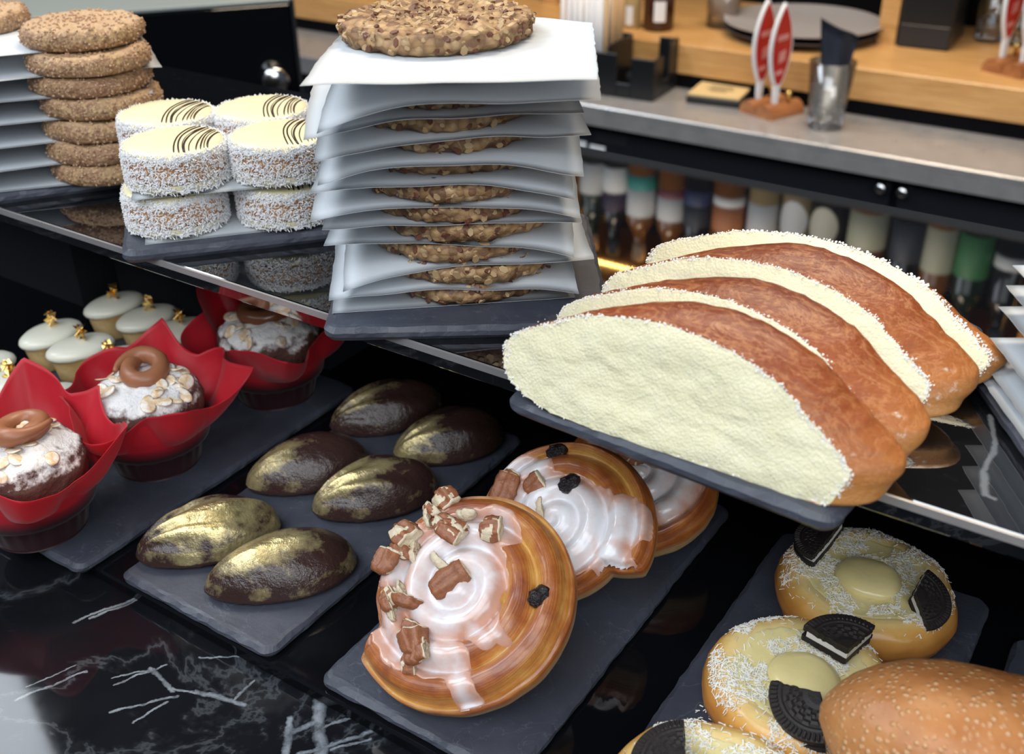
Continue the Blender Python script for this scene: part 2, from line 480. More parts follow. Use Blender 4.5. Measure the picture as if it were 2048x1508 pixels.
@mat
def bread_crust(g):
    n = g.noise(28, 5, .6); fine = g.noise(240, 4, .65); h = g.attr('height')
    f = g.math('ADD', h, g.math('MULTIPLY', g.math('SUBTRACT', n, .5), .55))
    base = g.ramp(f, [(0, (.56, .26, .075)), (.3, (.44, .155, .038)), (.6, (.28, .070, .020)), (.92, (.155, .028, .012))])
    dust = g.math('MULTIPLY', g.ramp(g.noise(150, 5, .7), [(.60, 0), (.72, 1)]), g.ramp(g.noise(22, 3), [(.52, 0), (.66, 1)]))
    dust = g.math('MULTIPLY', dust, g.attr('edge'))
    base = g.mix(dust, base, (.88, .82, .72))
    wr = g.math('ABSOLUTE', g.math('SUBTRACT', g.noise(45, 5, .65, vec=g.co((1, 2.2, 2.2)), dist=.7), .5))
    base = g.mix(g.ramp(wr, [(0, .35), (.03, 0)]), base, (.62, .30, .13))
    base = g.mix(g.ramp(fine, [(.5, 0), (.75, .35)]), base, (.60, .27, .10))
    bmp = g.bump(g.math('ADD', g.noise(60, 5, .6, vec=g.co((1, 2, 2))), g.math('ADD', g.math('MULTIPLY', fine, .35), g.math('MULTIPLY', wr, 1.2))), .5, .0022)
    return g.done(base=base, rough=g.ramp(n, [(.3, .38), (.8, .52)]), normal=bmp, Coat_Weight=.06, Coat_Roughness=.3, Specular_IOR_Level=.38)
plain('sugar', (.90, .88, .82), .35, Subsurface_Weight=.1, Subsurface_Scale=.2)
@mat
def blistered_crust(g):
    n = g.noise(30, 4, .6); v = g.voro(330); k = g.ramp(v, [(.15, 1), (.42, 0)])
    k = g.math('MULTIPLY', k, g.ramp(g.noise(130, 3), [(.35, .2), (.6, 1)]))
    base = g.ramp(n, [(.25, (.33, .11, .03)), (.55, (.50, .21, .07)), (.8, (.60, .29, .11))])
    base = g.mix(g.math('MULTIPLY', k, .7), base, (.74, .50, .27))
    return g.done(base=base, rough=.42, normal=g.bump(g.math('ADD', k, g.math('MULTIPLY', n, 2.0)), .5, .0016))
@mat
def oak(g):
    r = g.noise(7, 5, .6, vec=g.co((1.4, 12, 22)), dist=.5); fine = g.noise(30, 3, .6, vec=g.co((1, 18, 30)))
    f = g.math('ADD', g.math('MULTIPLY', r, .75), g.math('MULTIPLY', fine, .25))
    base = g.ramp(f, [(.28, (.36, .175, .055)), (.5, (.56, .30, .105)), (.75, (.66, .40, .165))])
    return g.done(base=base, rough=.35, normal=g.bump(f, .15, .001))
@mat
def steel(g):
    n = g.noise(30, 5, .65)
    return g.done(base=g.mix(n, (.40, .40, .42), (.60, .58, .57)), rough=g.ramp(n, [(.3, .26), (.8, .40)]), metal=.6)
plain('black_laminate', (.010, .011, .016), .42)
plain('black_plastic', (.008, .009, .011), .35)
plain('matt_black', (.003, .003, .004), .9, Specular_IOR_Level=.08)
plain('dark_box', (.018, .020, .024), .3)
plain('chrome', (.75, .75, .76), .18, 1)
plain('grey_stoneware', (.33, .30, .29), .4)
plain('dark_stoneware', (.07, .055, .05), .4)
plain('red_enamel', (.50, .022, .02), .25)
plain('white_plastic', (.80, .80, .80), .3)
plain('pink_print', (.72, .30, .27), .35)
plain('amber_glass', (.05, .016, .006), .08, IOR=1.5)
plain('cork_tan', (.58, .42, .20), .6)
plain('ink', (.10, .07, .04), .6)
plain('brass', (.75, .55, .2), .25, 1)
plain('navy_cloth', (.014, .018, .032), .6)
plain('pale_grey_top', (.26, .30, .30), .4)
plain('straw_white', (.72, .70, .70), .5)
plain('straw_print', (.55, .40, .34), .5)
plain('kraft', (.50, .33, .17), .6)
plain('sugar_fill', (.66, .50, .38), .5)
@mat
def clear_glass(g):
    tr = g.N('ShaderNodeBsdfTransparent'); tr.inputs[0].default_value = (.93, .95, .95, 1)
    gl = g.N('ShaderNodeBsdfGlossy'); gl.inputs['Roughness'].default_value = .05; gl.inputs['Color'].default_value = (.95, .97, 1, 1)
    lw = g.N('ShaderNodeLayerWeight'); lw.inputs['Blend'].default_value = .35
    mx = g.N('ShaderNodeMixShader'); g.put(mx.inputs[0], g.math('ADD', g.math('MULTIPLY', lw.outputs['Fresnel'], .8), .05))
    g.t.links.new(tr.outputs[0], mx.inputs[1]); g.t.links.new(gl.outputs[0], mx.inputs[2]); g.t.links.new(mx.outputs[0], g.n['Material Output'].inputs[0])
    return g.m
MATS['led'] = G('led').done(base=(1, .8, .4), Emission_Color=(1, .56, .13, 1), Emission_Strength=40)
plain('floor_dark', (.03, .03, .032), .5)
plain('wall_dark', (.035, .03, .028), .7)

# ------------------------------------------------------------------ the setting
ZM, ZR, ZS, ZU, ZUS = .016, .024, .030, .173, .180     # marble, low shelf, slate on it, upper shelf, slate on it
o = mk('floor', *box(-3.2, 2.2, .75, 2.4, -1.06, -1.05), 'floor_dark', smooth=False); tag(o, 'dark floor behind the counter', 'floor', kind='structure')
o = mk('ceiling', *box(-5, 3, -3.4, 2.44, 4.0, 4.04), 'wall_dark', smooth=False); tag(o, 'dark ceiling over the bar', 'ceiling', kind='structure')
o = mk('wall_back', *box(-5, 3, 2.40, 2.44, -1.05, 4.0), 'matt_black', smooth=False); tag(o, 'dark wall behind the bar shelves', 'wall', kind='structure')

t = thing('marble_counter', 'black marble counter top with white veins at the lower left', 'counter', (0, 0, 0))
mk('counter_top', *box(-1.5, 1.0, -.02, .70, -.014, ZM, .002), 'black_marble', t, False)
mk('counter_front', *box(-1.48, .98, .02, .68, -1.05, -.014), 'black_laminate', t, False)
t = thing('low_display_shelf', 'glossy black acrylic sheet lying on the marble under the slate trays', 'shelf')
mk('sheet', *box(-1.1, .45, .2595, .640, ZM, ZR, .0012), 'black_acrylic', t, False)
t = thing('upper_display_shelf', 'mirror-black glass shelf carrying the cookie stacks and sugared bread', 'shelf')
mk('glass_top', *box(-1.1, .45, .3555, .655, ZU - .011, ZU, .0013), 'mirror_slab', t, False)
mk('edge_trim', *box(-1.1, .45, .3540, .3554, ZU - .0034, ZU + .0002), 'steel', t, False)
mk('back_panel', *box(-1.08, .43, .600, .612, ZR, ZU - .011), 'black_plastic', t, False)
for x in (-1.0, .36): mk('support', *box(x, x + .02, .40, .599, ZR, ZU - .011), 'black_plastic', t, False)

# black storage boxes under the left of the upper shelf
def openbox(name, label, x0, x1, y0, y1, z0, z1, rz=0, group=None):
    c = ((x0 + x1) / 2, (y0 + y1) / 2, z0); w = (x1 - x0) / 2; d = (y1 - y0) / 2; h = z1 - z0; q = .003
    t = thing(name, label, 'box', c, rz, group)
    mk('bottom', *box(-w, w, -d, d, 0, q), 'dark_box', t, False)
    mk('front_wall', *box(-w, w, -d, -d + q, q, h), 'dark_box', t, False); mk('back_wall', *box(-w, w, d - q, d, q, h), 'dark_box', t, False)
    mk('side_wall', *box(-w, -w + q, -d + q, d - q, q, h), 'dark_box', t, False); mk('side_wall', *box(w - q, w, -d + q, d - q, q, h), 'dark_box', t, False)
    return t
openbox('storage_box', 'open black plastic box behind the white iced cakes', -.735, -.50, .500, .585, ZR, .088, 0)
openbox('storage_box', 'taller dark grey box at far left under the upper shelf', -.93, -.745, .470, .585, ZR, .135, 0)

# ------------------------------------------------------------------ slate trays
def slate_mesh(L, Wd, th, seed):
    random.seed(seed); n = 0; out = []; r = .008
    for cx_, cy_, a0 in ((Wd / 2 - r, L / 2 - r, 0), (-Wd / 2 + r, L / 2 - r, 90), (-Wd / 2 + r, -L / 2 + r, 180), (Wd / 2 - r, -L / 2 + r, 270)):
        for k in range(7):
            a = RAD(a0 + 15 * k); out.append((cx_ + r * math.cos(a), cy_ + r * math.sin(a)))
    P = []
    for i, p in enumerate(out):
        q = out[(i + 1) % len(out)]; d = math.dist(p, q); m = max(1, int(d / .004))
        for k in range(m): P.append((p[0] + (q[0] - p[0]) * k / m, p[1] + (q[1] - p[1]) * k / m))
    N = len(P); V = []; ins = []
    for i, p in enumerate(P):
        l = math.hypot(*p); a = P[i - 1]; b = P[(i + 1) % N]; tx, ty = b[0] - a[0], b[1] - a[1]; tl = math.hypot(tx, ty)
        ins.append((-ty / tl, tx / tl))
    def ring(d, z, amp, sc):
        for i, p in enumerate(P):
            w = d + amp * nz((p[0], p[1], seed), sc, seed)
            V.append((p[0] + ins[i][0] * w, p[1] + ins[i][1] * w, z + .25 * amp * nz((p[0], p[1], seed + 3), sc * 1.3, seed)))
    ring(.0022, 0, .0006, 60); ring(.0004, th * .35, .0008, 120); ring(.0006, th * .66, .0009, 150); ring(.0030, th * .96, .0014, 110); ring(.0052, th, .0016, 90)
    F = []
    for k in range(4):
        for i in range(N): F.append((k * N + i, k * N + (i + 1) % N, (k + 1) * N + (i + 1) % N, (k + 1) * N + i))
    F.append(tuple(range(N))[::-1]); F.append(tuple(4 * N + i for i in range(N)))
    for i in range(N): V[4 * N + i] = (*V[4 * N + i][:2], th)
    for i in range(N): V[i] = (*V[i][:2], 0)
    return np.array(V), F
SL, SW, ST = .2375, .1158, .006
def slate_tray(cx_, cy_, z, rz, label, L=SL, Wd=SW, th=ST, seed=1):
    o = mk('slate_tray', *slate_mesh(L, Wd, th, seed), 'slate', smooth=False)
    o.location = (cx_, cy_, z); o.rotation_euler = (0, 0, rz)
    return tag(o, label, 'tray', 'slate trays')
slate_tray(-.6345, .3785, ZR, 0, 'slate tray under the white iced oval cakes', seed=1)
slate_tray(-.5172, .3680, ZR, 0, 'slate tray under the three muffins in red paper', seed=2)
slate_tray(-.3819, .3782, ZR, 0, 'slate tray under the six gold-dusted chocolate madeleines', seed=3)
slate_tray(-.2366, .3808, ZR, 0, 'slate tray under the three iced pecan spiral buns', seed=4)
slate_tray(-.0882, .3782, ZR, 0, 'slate tray under the custard danishes topped with black biscuits', seed=5)
slate_tray(.0420, .3600, ZR, 0, 'slate tray under the blistered brown loaf at lower right', seed=6)
UT = ZUS - ZU
def corner_tray(px, py, rz, L, Wd, label, seed, th=UT, back=False):
    a = at(px, py, ZUS); e = Vector((math.cos(rz), math.sin(rz))); n = Vector((-e.y, e.x))
    c = Vector(a[:2]) + e * (L / 2) + n * (Wd / 2 if not back else -Wd / 2)
    return slate_tray(c.x, c.y, ZU, rz - PI / 2, label, L, Wd, th, seed)
corner_tray(-155, 410, RAD(56), .20, .118, 'slate tray under the cinnamon sugar cookies at upper left', 11)
corner_tray(240, 509, RAD(49), .185, .118, 'slate tray under the coconut-coated sandwich biscuits', 12)
corner_tray(641, 661, RAD(35), .142, .150, 'slate tray under the tall oat cookie stack', 13)
corner_tray(1003, 795, RAD(-3.0), .150, .190, 'slate tray under the sugared bread halves', 14)
corner_tray(1920, 712, RAD(33), .15, .150, 'slate tray under the paper stack at right edge', 15, back=True)

# ------------------------------------------------------------------ papers, cookies
def paper_sheet(name, side, centre, z, rz, droops, seed, flat, label, cat='paper', group=None, n=26, side2=None, wave=.0012, free=1.0, power=1.5):
    s2 = side2 or side; V = []; h = side / 2; hh = s2 / 2
    top = []
    for i in range(n):
        for j in range(n):
            u = -1 + 2 * i / (n - 1); v = -1 + 2 * j / (n - 1)
            x = u * h; y = v * hh
            if i in (0, n - 1): x += .0007 * nz((y, seed, 0), 260)
            r = math.hypot(x, y); k = max(0, (r - flat) / (math.hypot(h, hh) - flat)); k = k * k * (3 - 2 * k) if k < 1 else 1
            w00 = (1 - u) * (1 - v) / 4; w10 = (1 + u) * (1 - v) / 4; w11 = (1 + u) * (1 + v) / 4; w01 = (1 - u) * (1 + v) / 4
            dz = -(w00 ** power * droops[0] + w10 ** power * droops[1] + w11 ** power * droops[2] + w01 ** power * droops[3]) * k
            e = max(0, (r - flat * .9)) / .04
            dz += min(1, e) * wave * nz((x * 28 + seed * 5, y * 28, seed), 1.0) * 2.4 * free
            top.append((x, y, dz))
    V = top + [(x, y, z_ - .00022) for x, y, z_ in top]
    N = n * n; F = grid(n, n); F = F + [tuple(N + i for i in q[::-1]) for q in F]
    B = [i * n for i in range(n)] + [(n - 1) * n + j for j in range(1, n)] + [i * n + n - 1 for i in range(n - 2, -1, -1)] + list(range(n - 2, 0, -1))
    for a, b in zip(B, B[1:] + B[:1]): F.append((a, b, N + b, N + a))
    o = mk(name, V, F, 'paper'); o.location = (centre[0], centre[1], z); o.rotation_euler = (0, 0, rz)
    return tag(o, label, cat, group)

def flakes_on(V, F, count, size, seed, zmin=None, lift=.0003, thick=.0008, asp=.6):
    rng = random.Random(seed); Nn = normals(V, F); P = []; Q = []
    idx = [i for i in range(len(V)) if (zmin is None or V[i][2] > zmin)]
    for _ in range(count):
        i = rng.choice(idx); s = size * rng.uniform(.6, 1.25)
        n = Vector(Nn[i]); a = n.orthogonal().normalized(); a.rotate(Matrix.Rotation(rng.uniform(0, 6.28), 3, n)); b = n.cross(a)
        tl = rng.uniform(-.9, .9); n2 = (n + a * tl).normalized(); a = (a - n2 * a.dot(n2)).normalized(); b = n2.cross(a)
        c = Vector(V[i]) + n * lift; base = len(P); k = 6
        for lay in (-1, 1):
            for q in range(k):
                th = q * 2 * PI / k
                P.append(c + a * (s * math.cos(th)) + b * (s * asp * math.sin(th)) + n2 * (lay * thick / 2))
        Q += [tuple(base + k + q for q in range(k)), tuple(base + q for q in range(k))[::-1]]
        Q += [(base + q, base + (q + 1) % k, base + k + (q + 1) % k, base + k + q) for q in range(k)]
    return np.array([tuple(p) for p in P]), Q

def oat_cookie_mesh(seed, R=.046, h=.0098):
    prof = [(0, 0)] + [(R * q, 0) for q in (.2, .4, .6, .8, .9)]
    prof += [(R * (.93 + .07 * math.sin(a)), h * (.5 - .5 * math.cos(a))) for a in (PI * .15, PI * .3, PI * .45, PI * .6, PI * .72, PI * .84)]
    prof += [(R * q, h * (1 + .05 * (1 - q))) for q in (.9, .84, .77, .7, .62, .54, .46, .38, .3, .22, .14, .07)] + [(0, h * 1.05)]
    V, F = lathe(prof, 110)
    for i, v in enumerate(V):
        a = math.atan2(v[1], v[0]); k = 1 + .045 * nz((math.cos(a), math.sin(a), seed), 1.6, seed)
        V[i, 0] *= k; V[i, 1] *= k
    def f(v):
        if v[2] < .0004: return 0
        d1, d2 = cell(v, 105, seed); e, _ = cell(v, 240, seed + 2)
        return .0030 * (.45 - d1) + .0014 * (.4 - e) - (.0010 if d2 - d1 < .07 else 0)
    V = displace(V, F, f); V[:, 2] = np.maximum(V[:, 2], 0)
    return V, F
OATV = [oat_cookie_mesh(s) for s in (2, 9, 17)]
oat_src = []
for k in range(3):
    o = mk('cookie_body', *OATV[k], 'oat_dough'); a = mk('oat_flakes', *flakes_on(*OATV[k], 240, .0021, k, .0015, -.0002, .0010, .7), 'oat_flake', smooth=False); b = mk('nut_flakes', *flakes_on(*OATV[k], 150, .0020, k + 5, .0015, -.0002, .0012, .6), 'dark_flake', smooth=False)
    oat_src.append((o.data, a.data, b.data))
    for x in (o, a, b): bpy.data.objects.remove(x)
def oat_cookie(centre, z, rz, k, label, group):
    t = thing('oat_cookie', label, 'cookie', (centre[0], centre[1], z), rz, group)
    for nm, me in zip(('cookie_body', 'oat_flakes', 'nut_flakes'), oat_src[k]):
        o = bpy.data.objects.new(nm, me); COL.objects.link(o); o.parent = t
        if nm != 'cookie_body': stuff(o)
    return t
ORD = ['lowest', 'second lowest', 'third lowest', 'fourth lowest', 'fifth lowest', 'sixth lowest', 'seventh lowest', 'eighth lowest', 'fourth from top', 'third from top', 'second from top', 'topmost']
rng = random.Random(5)
hL = .0112
CB = Vector((-.312, .424)); q = at(873, 52, ZUS + 11 * hL + .005); CT = Vector(q[:2])
PFL = [(235, 1390), (215, 1340), (280, 1300), (195, 1090), (185, 1020), (135, 990), (135, 860), (180, 825), (150, 725), (105, 625), (180, 600), (100, 385)]
PFR = [(1310, 1320), (1325, 1305), (1395, 1150), (1305, 1145), (1340, 985), (1335, 970), (1305, 890), (1335, 775), (1380, 600), (1350, 500), (1410, 448), (1400, 365)]
DL = [0, .005, .012, .001, .001, .008, .004, .010, .009, .008, .015, .002]
DRR = [0, .006, .000, .008, .000, .008, .009, .006, .000, .000, .000, .000]
for i in range(12):
    zz = ZUS + .0004 + i * hL
    a = at(560 + PFL[i][0] * .4508, PFL[i][1] * .4508, zz - DL[i]); b = at(560 + PFR[i][0] * .4508, PFR[i][1] * .4508, zz - DRR[i])
    a = Vector(a[:2]); b = Vector(b[:2]); d = (b - a).normalized(); nn = Vector((-d.y, d.x)); sd = min(.136, max(.122, (b - a).length))
    c = (a + b) / 2 + nn * .064
    paper_sheet('baking_paper', sd, c, zz + .0002, math.atan2(d.y, d.x), (DL[i], DRR[i], min(.003, i * .001), min(.006, i * .002)), i + 1, .040,
                'white paper square in the oat cookie stack, %s' % ORD[i], 'paper', 'paper squares of the oat cookie stack', wave=.0010 if i else 0, side2=.128, power=3.0)
    cc = CB.lerp(CT, i / 11) + (Vector((rng.uniform(-.003, .003), rng.uniform(-.003, .003))) if i < 11 else Vector((0, 0)))
    oat_cookie(cc, zz + .0004, rng.uniform(0, 6.28), i % 3, 'oat and nut cookie in the tall paper-layered stack, %s' % ORD[i] if i < 11 else 'whole oat and nut cookie crowning the tall paper stack', 'oat cookies in the tall stack')

# paper stack poking in at the right edge
cb = at(1946, 738, ZUS); rzr = RAD(33); e = Vector((math.cos(rzr), math.sin(rzr))); n_ = Vector((-e.y, e.x))
C0 = Vector(cb[:2]) + e * .0635 - n_ * .0635
RPX = [(1946, 738), (1967, 728), (1980, 676), (1998, 614), (2010, 571), (2025, 531)]
RN = ['lowest', 'second lowest', 'third lowest', 'third from top', 'second from top', 'topmost']
zz = ZUS + .0006
for i, (px, py) in enumerate(RPX):
    # the height at which the visible corner stands above the slate
    zc = (.0004, .004, .0155, .029, .040, .051)[i] + ZUS
    q = at(px, py, zc)
    c = Vector(q[:2]) + e * .0635 - n_ * .0635
    c = C0.lerp(c, .5)
    c = Vector(q[:2]) + e * .0635 - n_ * .0635
    paper_sheet('baking_paper', .127, c, zc + .0002, rzr, (.000, .000, .000, .000), 40 + i, .047,
                'white paper square of the right-hand stack, %s' % RN[i], 'paper', 'paper squares of the right-hand stack', wave=.0002)
    if i in (0, 1): continue
for i, zc in enumerate((.0044, .0160, .0293, .0404)):
    c_ = oat_cookie((C0.x + .004, C0.y + .003), ZUS + zc, i * 1.3, i % 3, 'oat cookie between papers of the right-hand stack, ' + ('lowest', 'second lowest', 'second from top', 'topmost')[i], 'oat cookies in the right-hand stack'); c_.scale = (1, 1, .74)

# cinnamon sugar cookies
def cinnamon_mesh(seed, R=.0385, h=.0120):
    prof = [(0, 0)] + [(R * q, 0) for q in (.3, .6, .8, .88)]
    prof += [(R * (.90 + .10 * math.sin(a)), h * (.5 - .5 * math.cos(a)) * .92) for a in [PI * k / 11 for k in range(1, 10)]]
    prof += [(R * q, h * (1.0 + .04 * (1 - q) - .10 * max(0, q - .8))) for q in (.9, .82, .74, .66, .56, .46, .36, .26, .16, .08)] + [(0, h * 1.04)]
    V, F = lathe(prof, 120)
    for i, v in enumerate(V):
        a = math.atan2(v[1], v[0]); k = 1 + .03 * nz((math.cos(a), math.sin(a), seed), 1.5, seed)
        V[i, 0] *= k; V[i, 1] *= k
    def f(v):
        if v[2] < .0004: return 0
        e, _ = cell(v, 330, seed); return .0014 * fbm(v, 60, seed) + .0009 * (.4 - e)
    V = displace(V, F, f); V[:, 2] = np.maximum(V[:, 2], 0); return V, F
cin_src = []
for k in range(2):
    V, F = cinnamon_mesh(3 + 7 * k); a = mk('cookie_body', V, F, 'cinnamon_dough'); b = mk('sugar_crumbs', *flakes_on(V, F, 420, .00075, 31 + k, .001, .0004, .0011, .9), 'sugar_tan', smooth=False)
    cin_src.append((a.data, b.data)); bpy.data.objects.remove(a); bpy.data.objects.remove(b)
def cinnamon(centre, z, rz, k, label, group, tilt=(0, 0)):
    t = thing('cinnamon_cookie', label, 'cookie', (centre[0], centre[1], z), rz, group); t.rotation_euler = (tilt[0], tilt[1], rz)
    for nm, me in zip(('cookie_body', 'sugar_crumbs'), cin_src[k]):
        o = bpy.data.objects.new(nm, me); COL.objects.link(o); o.parent = t
        if nm != 'cookie_body': stuff(o)
CN = ['bottom', 'second from bottom', 'third from bottom', 'middle', 'third from top', 'second from top', 'top']
hC = .0133
colpx = [(228, 318), (221, 278), (217, 234), (208, 190), (188, 147), (184, 106), (168, 56)]
cols = []
for i, (px, py) in enumerate(colpx):
    z = ZUS + .0006 + i * hC; p = at(px, py, z + .0085); cols.append((p[0] - .007, p[1] + .003))
ux = Vector((math.cos(RAD(56)), math.sin(RAD(56))))
for i, p in enumerate(cols):
    z = ZUS + .0006 + i * hC
    cinnamon(p[:2], z, i * 2.1, i % 2, 'cinnamon sugar cookie in the front stack at upper left, %s of seven' % CN[i], 'cinnamon cookies, front stack')
    q = at(-62 + (6 - i) * 8, 34 + (6 - i) * 43.0, z + .0085); q = (q[0] - .007, q[1] + .003)
    cinnamon(q[:2], z, 1 + i * 1.7, (i + 1) % 2, 'cinnamon sugar cookie in the stack cut by the left edge, %s of seven' % CN[i], 'cinnamon cookies, left stack')
    m = (Vector(p[:2]) + Vector(q[:2])) / 2 + Vector((.004 + .0008 * i, -.005 - .0012 * i))
    dr = (.010 if i > 1 else .001, .0025, .002, .004) if i else (0, 0, 0, 0)
    paper_sheet('baking_paper', .150 + .006 * (i % 3), m, z - .0001, RAD(50 + (i * 7) % 9), dr, 60 + i, .058, 'white paper sheet under the cinnamon cookies, %s layer' % CN[i], 'paper', 'papers in the cinnamon cookie stacks', side2=.092, wave=.0006 if i else 0)

# ------------------------------------------------------------------ coconut sandwich biscuits
def slivers(pts, nrm, seed, ln=(.0016, .0032), w=.00035, out=.5):
    rng = random.Random(seed); P = []; Q = []
    for p, n in zip(pts, nrm):
        p = Vector(p); n = Vector(n); a = n.orthogonal().normalized(); a.rotate(Matrix.Rotation(rng.uniform(0, 6.28), 3, n))
        d = (a + n * rng.uniform(-.1, out)).normalized(); l = rng.uniform(*ln) / 2
        s1 = d.orthogonal().normalized(); s2 = d.cross(s1); b = len(P); c = p + n * (.0002 + l * .25)
        for e_, ww in ((-1, .7), (1, .7)):
            for q in range(3):
                th = q * 2 * PI / 3; P.append(c + d * (l * e_) + (s1 * math.cos(th) + s2 * math.sin(th)) * w * ww * rng.uniform(.7, 1.3))
        Q += [(b, b + 1, b + 2)[::-1], (b + 3, b + 4, b + 5)] + [(b + q, b + (q + 1) % 3, b + 3 + (q + 1) % 3, b + 3 + q) for q in range(3)]
    return np.array([tuple(p) for p in P]), Q
AR, AH = .0290, .0245
def biscuit(z0, h, top):
    pr = [(0, z0), (AR * .55, z0), (AR * .9, z0 + .0004), (AR * .985, z0 + .002), (AR, z0 + h * .4), (AR * .985, z0 + h * .72)]
    if top: pr += [(AR * .95, z0 + h * .9), (AR * .88, z0 + h * .99), (AR * .6, z0 + h * 1.08), (AR * .3, z0 + h * 1.12), (0, z0 + h * 1.13)]
    else: pr += [(AR * .9, z0 + h), (0, z0 + h)]
    V, F = lathe(pr, 72); return displace(V, F, lambda v: .0003 * nz(v, 90, z0)), F
alf_top = mk('top_biscuit', *biscuit(.0145, .0092, True), 'white_chocolate').data
alf_bot = mk('bottom_biscuit', *biscuit(0, .0090, False), 'white_chocolate').data
pr = [(AR * .9, .0080)] + [(AR * (1.0 + .018 * math.sin(a)), .0060 + .0135 * a / PI) for a in [PI * k / 6 for k in range(7)]] + [(AR * .9, .0185)]
alf_mid = mk('caramel_filling', *lathe(pr, 72), 'caramel_side').data
rng = random.Random(8); pts = []; nr = []
for _ in range(4600):
    a = rng.uniform(0, 2 * PI); z = rng.uniform(.0008, .0215)
    if rng.random() < .18: z = rng.uniform(.019, .0228)
    r = AR * (1.005 if z < .019 else 1.0 - .04 * (z - .019) / .004)
    pts.append((r * math.cos(a), r * math.sin(a), z)); nr.append((math.cos(a), math.sin(a), .15))
alf_coc = mk('coconut_coat', *slivers(pts, nr, 4, (.0014, .0030), .00042, .9), 'coconut', smooth=False).data
def drizzle():
    parts = []; rng = random.Random(3)
    for k in range(9):
        x0 = .007 + k * .0023 + rng.uniform(-.0009, .0009); P = []
        for s in range(21):
            y = -.0285 + .057 * s / 20; x = x0 + .007 * (y / .03) ** 2 - .004 + .0005 * math.sin(s * .3 + k)
            r = math.hypot(x, y)
            if r > AR * .985: continue
            q = r / AR; z = .0145 + .0092 * (1.13 - .05 * q / .6 if q < .6 else 1.08 - .09 * (q - .6) / .28 if q < .88 else .99 - .9 * (q - .88) / .11 * .3)
            P.append((x, y, z + .0001))
        if len(P) > 3: parts.append(tube(P, .00040 * rng.uniform(.6, 1.6), 5))
    return join(parts)
alf_drz = mk('chocolate_drizzle', *drizzle(), 'dark_chocolate_line').data
for o in [o for o in COL.objects if o.data in (alf_top, alf_bot, alf_mid, alf_coc, alf_drz)]: bpy.data.objects.remove(o)
def alfajor(x, y, z, rz, label, group):
    p = (x, y); t = thing('coconut_biscuit', label, 'biscuit', (p[0], p[1], z), rz, group)
    for nm, me in (('bottom_biscuit', alf_bot), ('caramel_filling', alf_mid), ('top_biscuit', alf_top), ('coconut_coat', alf_coc), ('chocolate_drizzle', alf_drz)):
        o = bpy.data.objects.new(nm, me); COL.objects.link(o); o.parent = t
        if nm == 'coconut_coat': stuff(o)
zA = ZUS + .0004
g1 = 'coconut biscuits, upper layer'; g0 = 'coconut biscuits, lower layer'
rz = RAD(33)
p0 = at(610, 420, zA)
paper_sheet('baking_paper', .150, (lambda c: (c[0] + .075 * math.cos(RAD(49)) - .050 * math.sin(RAD(49)), c[1] + .075 * math.sin(RAD(49)) + .050 * math.cos(RAD(49))))(at(290, 489, zA)), zA, RAD(49), (0, 0, 0, 0), 80, .2, 'white paper lying on slate below the coconut biscuits', 'paper', None, side2=.100, wave=0)
alfajor(-.4985, .3885, zA + .0004, rz, 'coconut-coated sandwich biscuit at front left under the curled paper', g0)
alfajor(-.4510, .4320, zA + .0004, rz, 'coconut-coated sandwich biscuit under the paper, beside the oat cookie stack', g0)
alfajor(-.5400, .4240, zA + .0004, rz, 'coconut-coated sandwich biscuit mostly hidden at the back of the lower layer', g0)
alfajor(-.4985, .4645, zA + .0004, rz, 'coconut-coated sandwich biscuit of the lower layer, back right', g0)
z1 = zA + .0004 + .0255
pm = at(450, 340, z1)
paper_sheet('baking_paper', .135, (lambda c: (c[0] + .0675 * math.cos(RAD(47)) - .045 * math.sin(RAD(47)), c[1] + .0675 * math.sin(RAD(47)) + .045 * math.cos(RAD(47))))(at(262, 402, z1)), z1 + .0008, RAD(47), (.0004, -.001, .000, .000), 81, .040, 'curled white paper between the two layers of coconut biscuits', 'paper', None, side2=.090, wave=.0003)
alfajor(-.4925, .3895, z1 + .0014, rz, 'coconut biscuit with chocolate lines, front left on the upper layer', g1)
alfajor(-.4500, .4310, z1 + .0014, rz + .1, 'coconut biscuit with chocolate lines, upper layer next to oat cookie papers', g1)
alfajor(-.5405, .4255, z1 + .0014, rz - .1, 'coconut biscuit with chocolate lines, upper layer beside the cinnamon cookies', g1)
alfajor(-.4975, .4640, z1 + .0014, rz, 'coconut biscuit with chocolate lines, upper layer back right', g1)

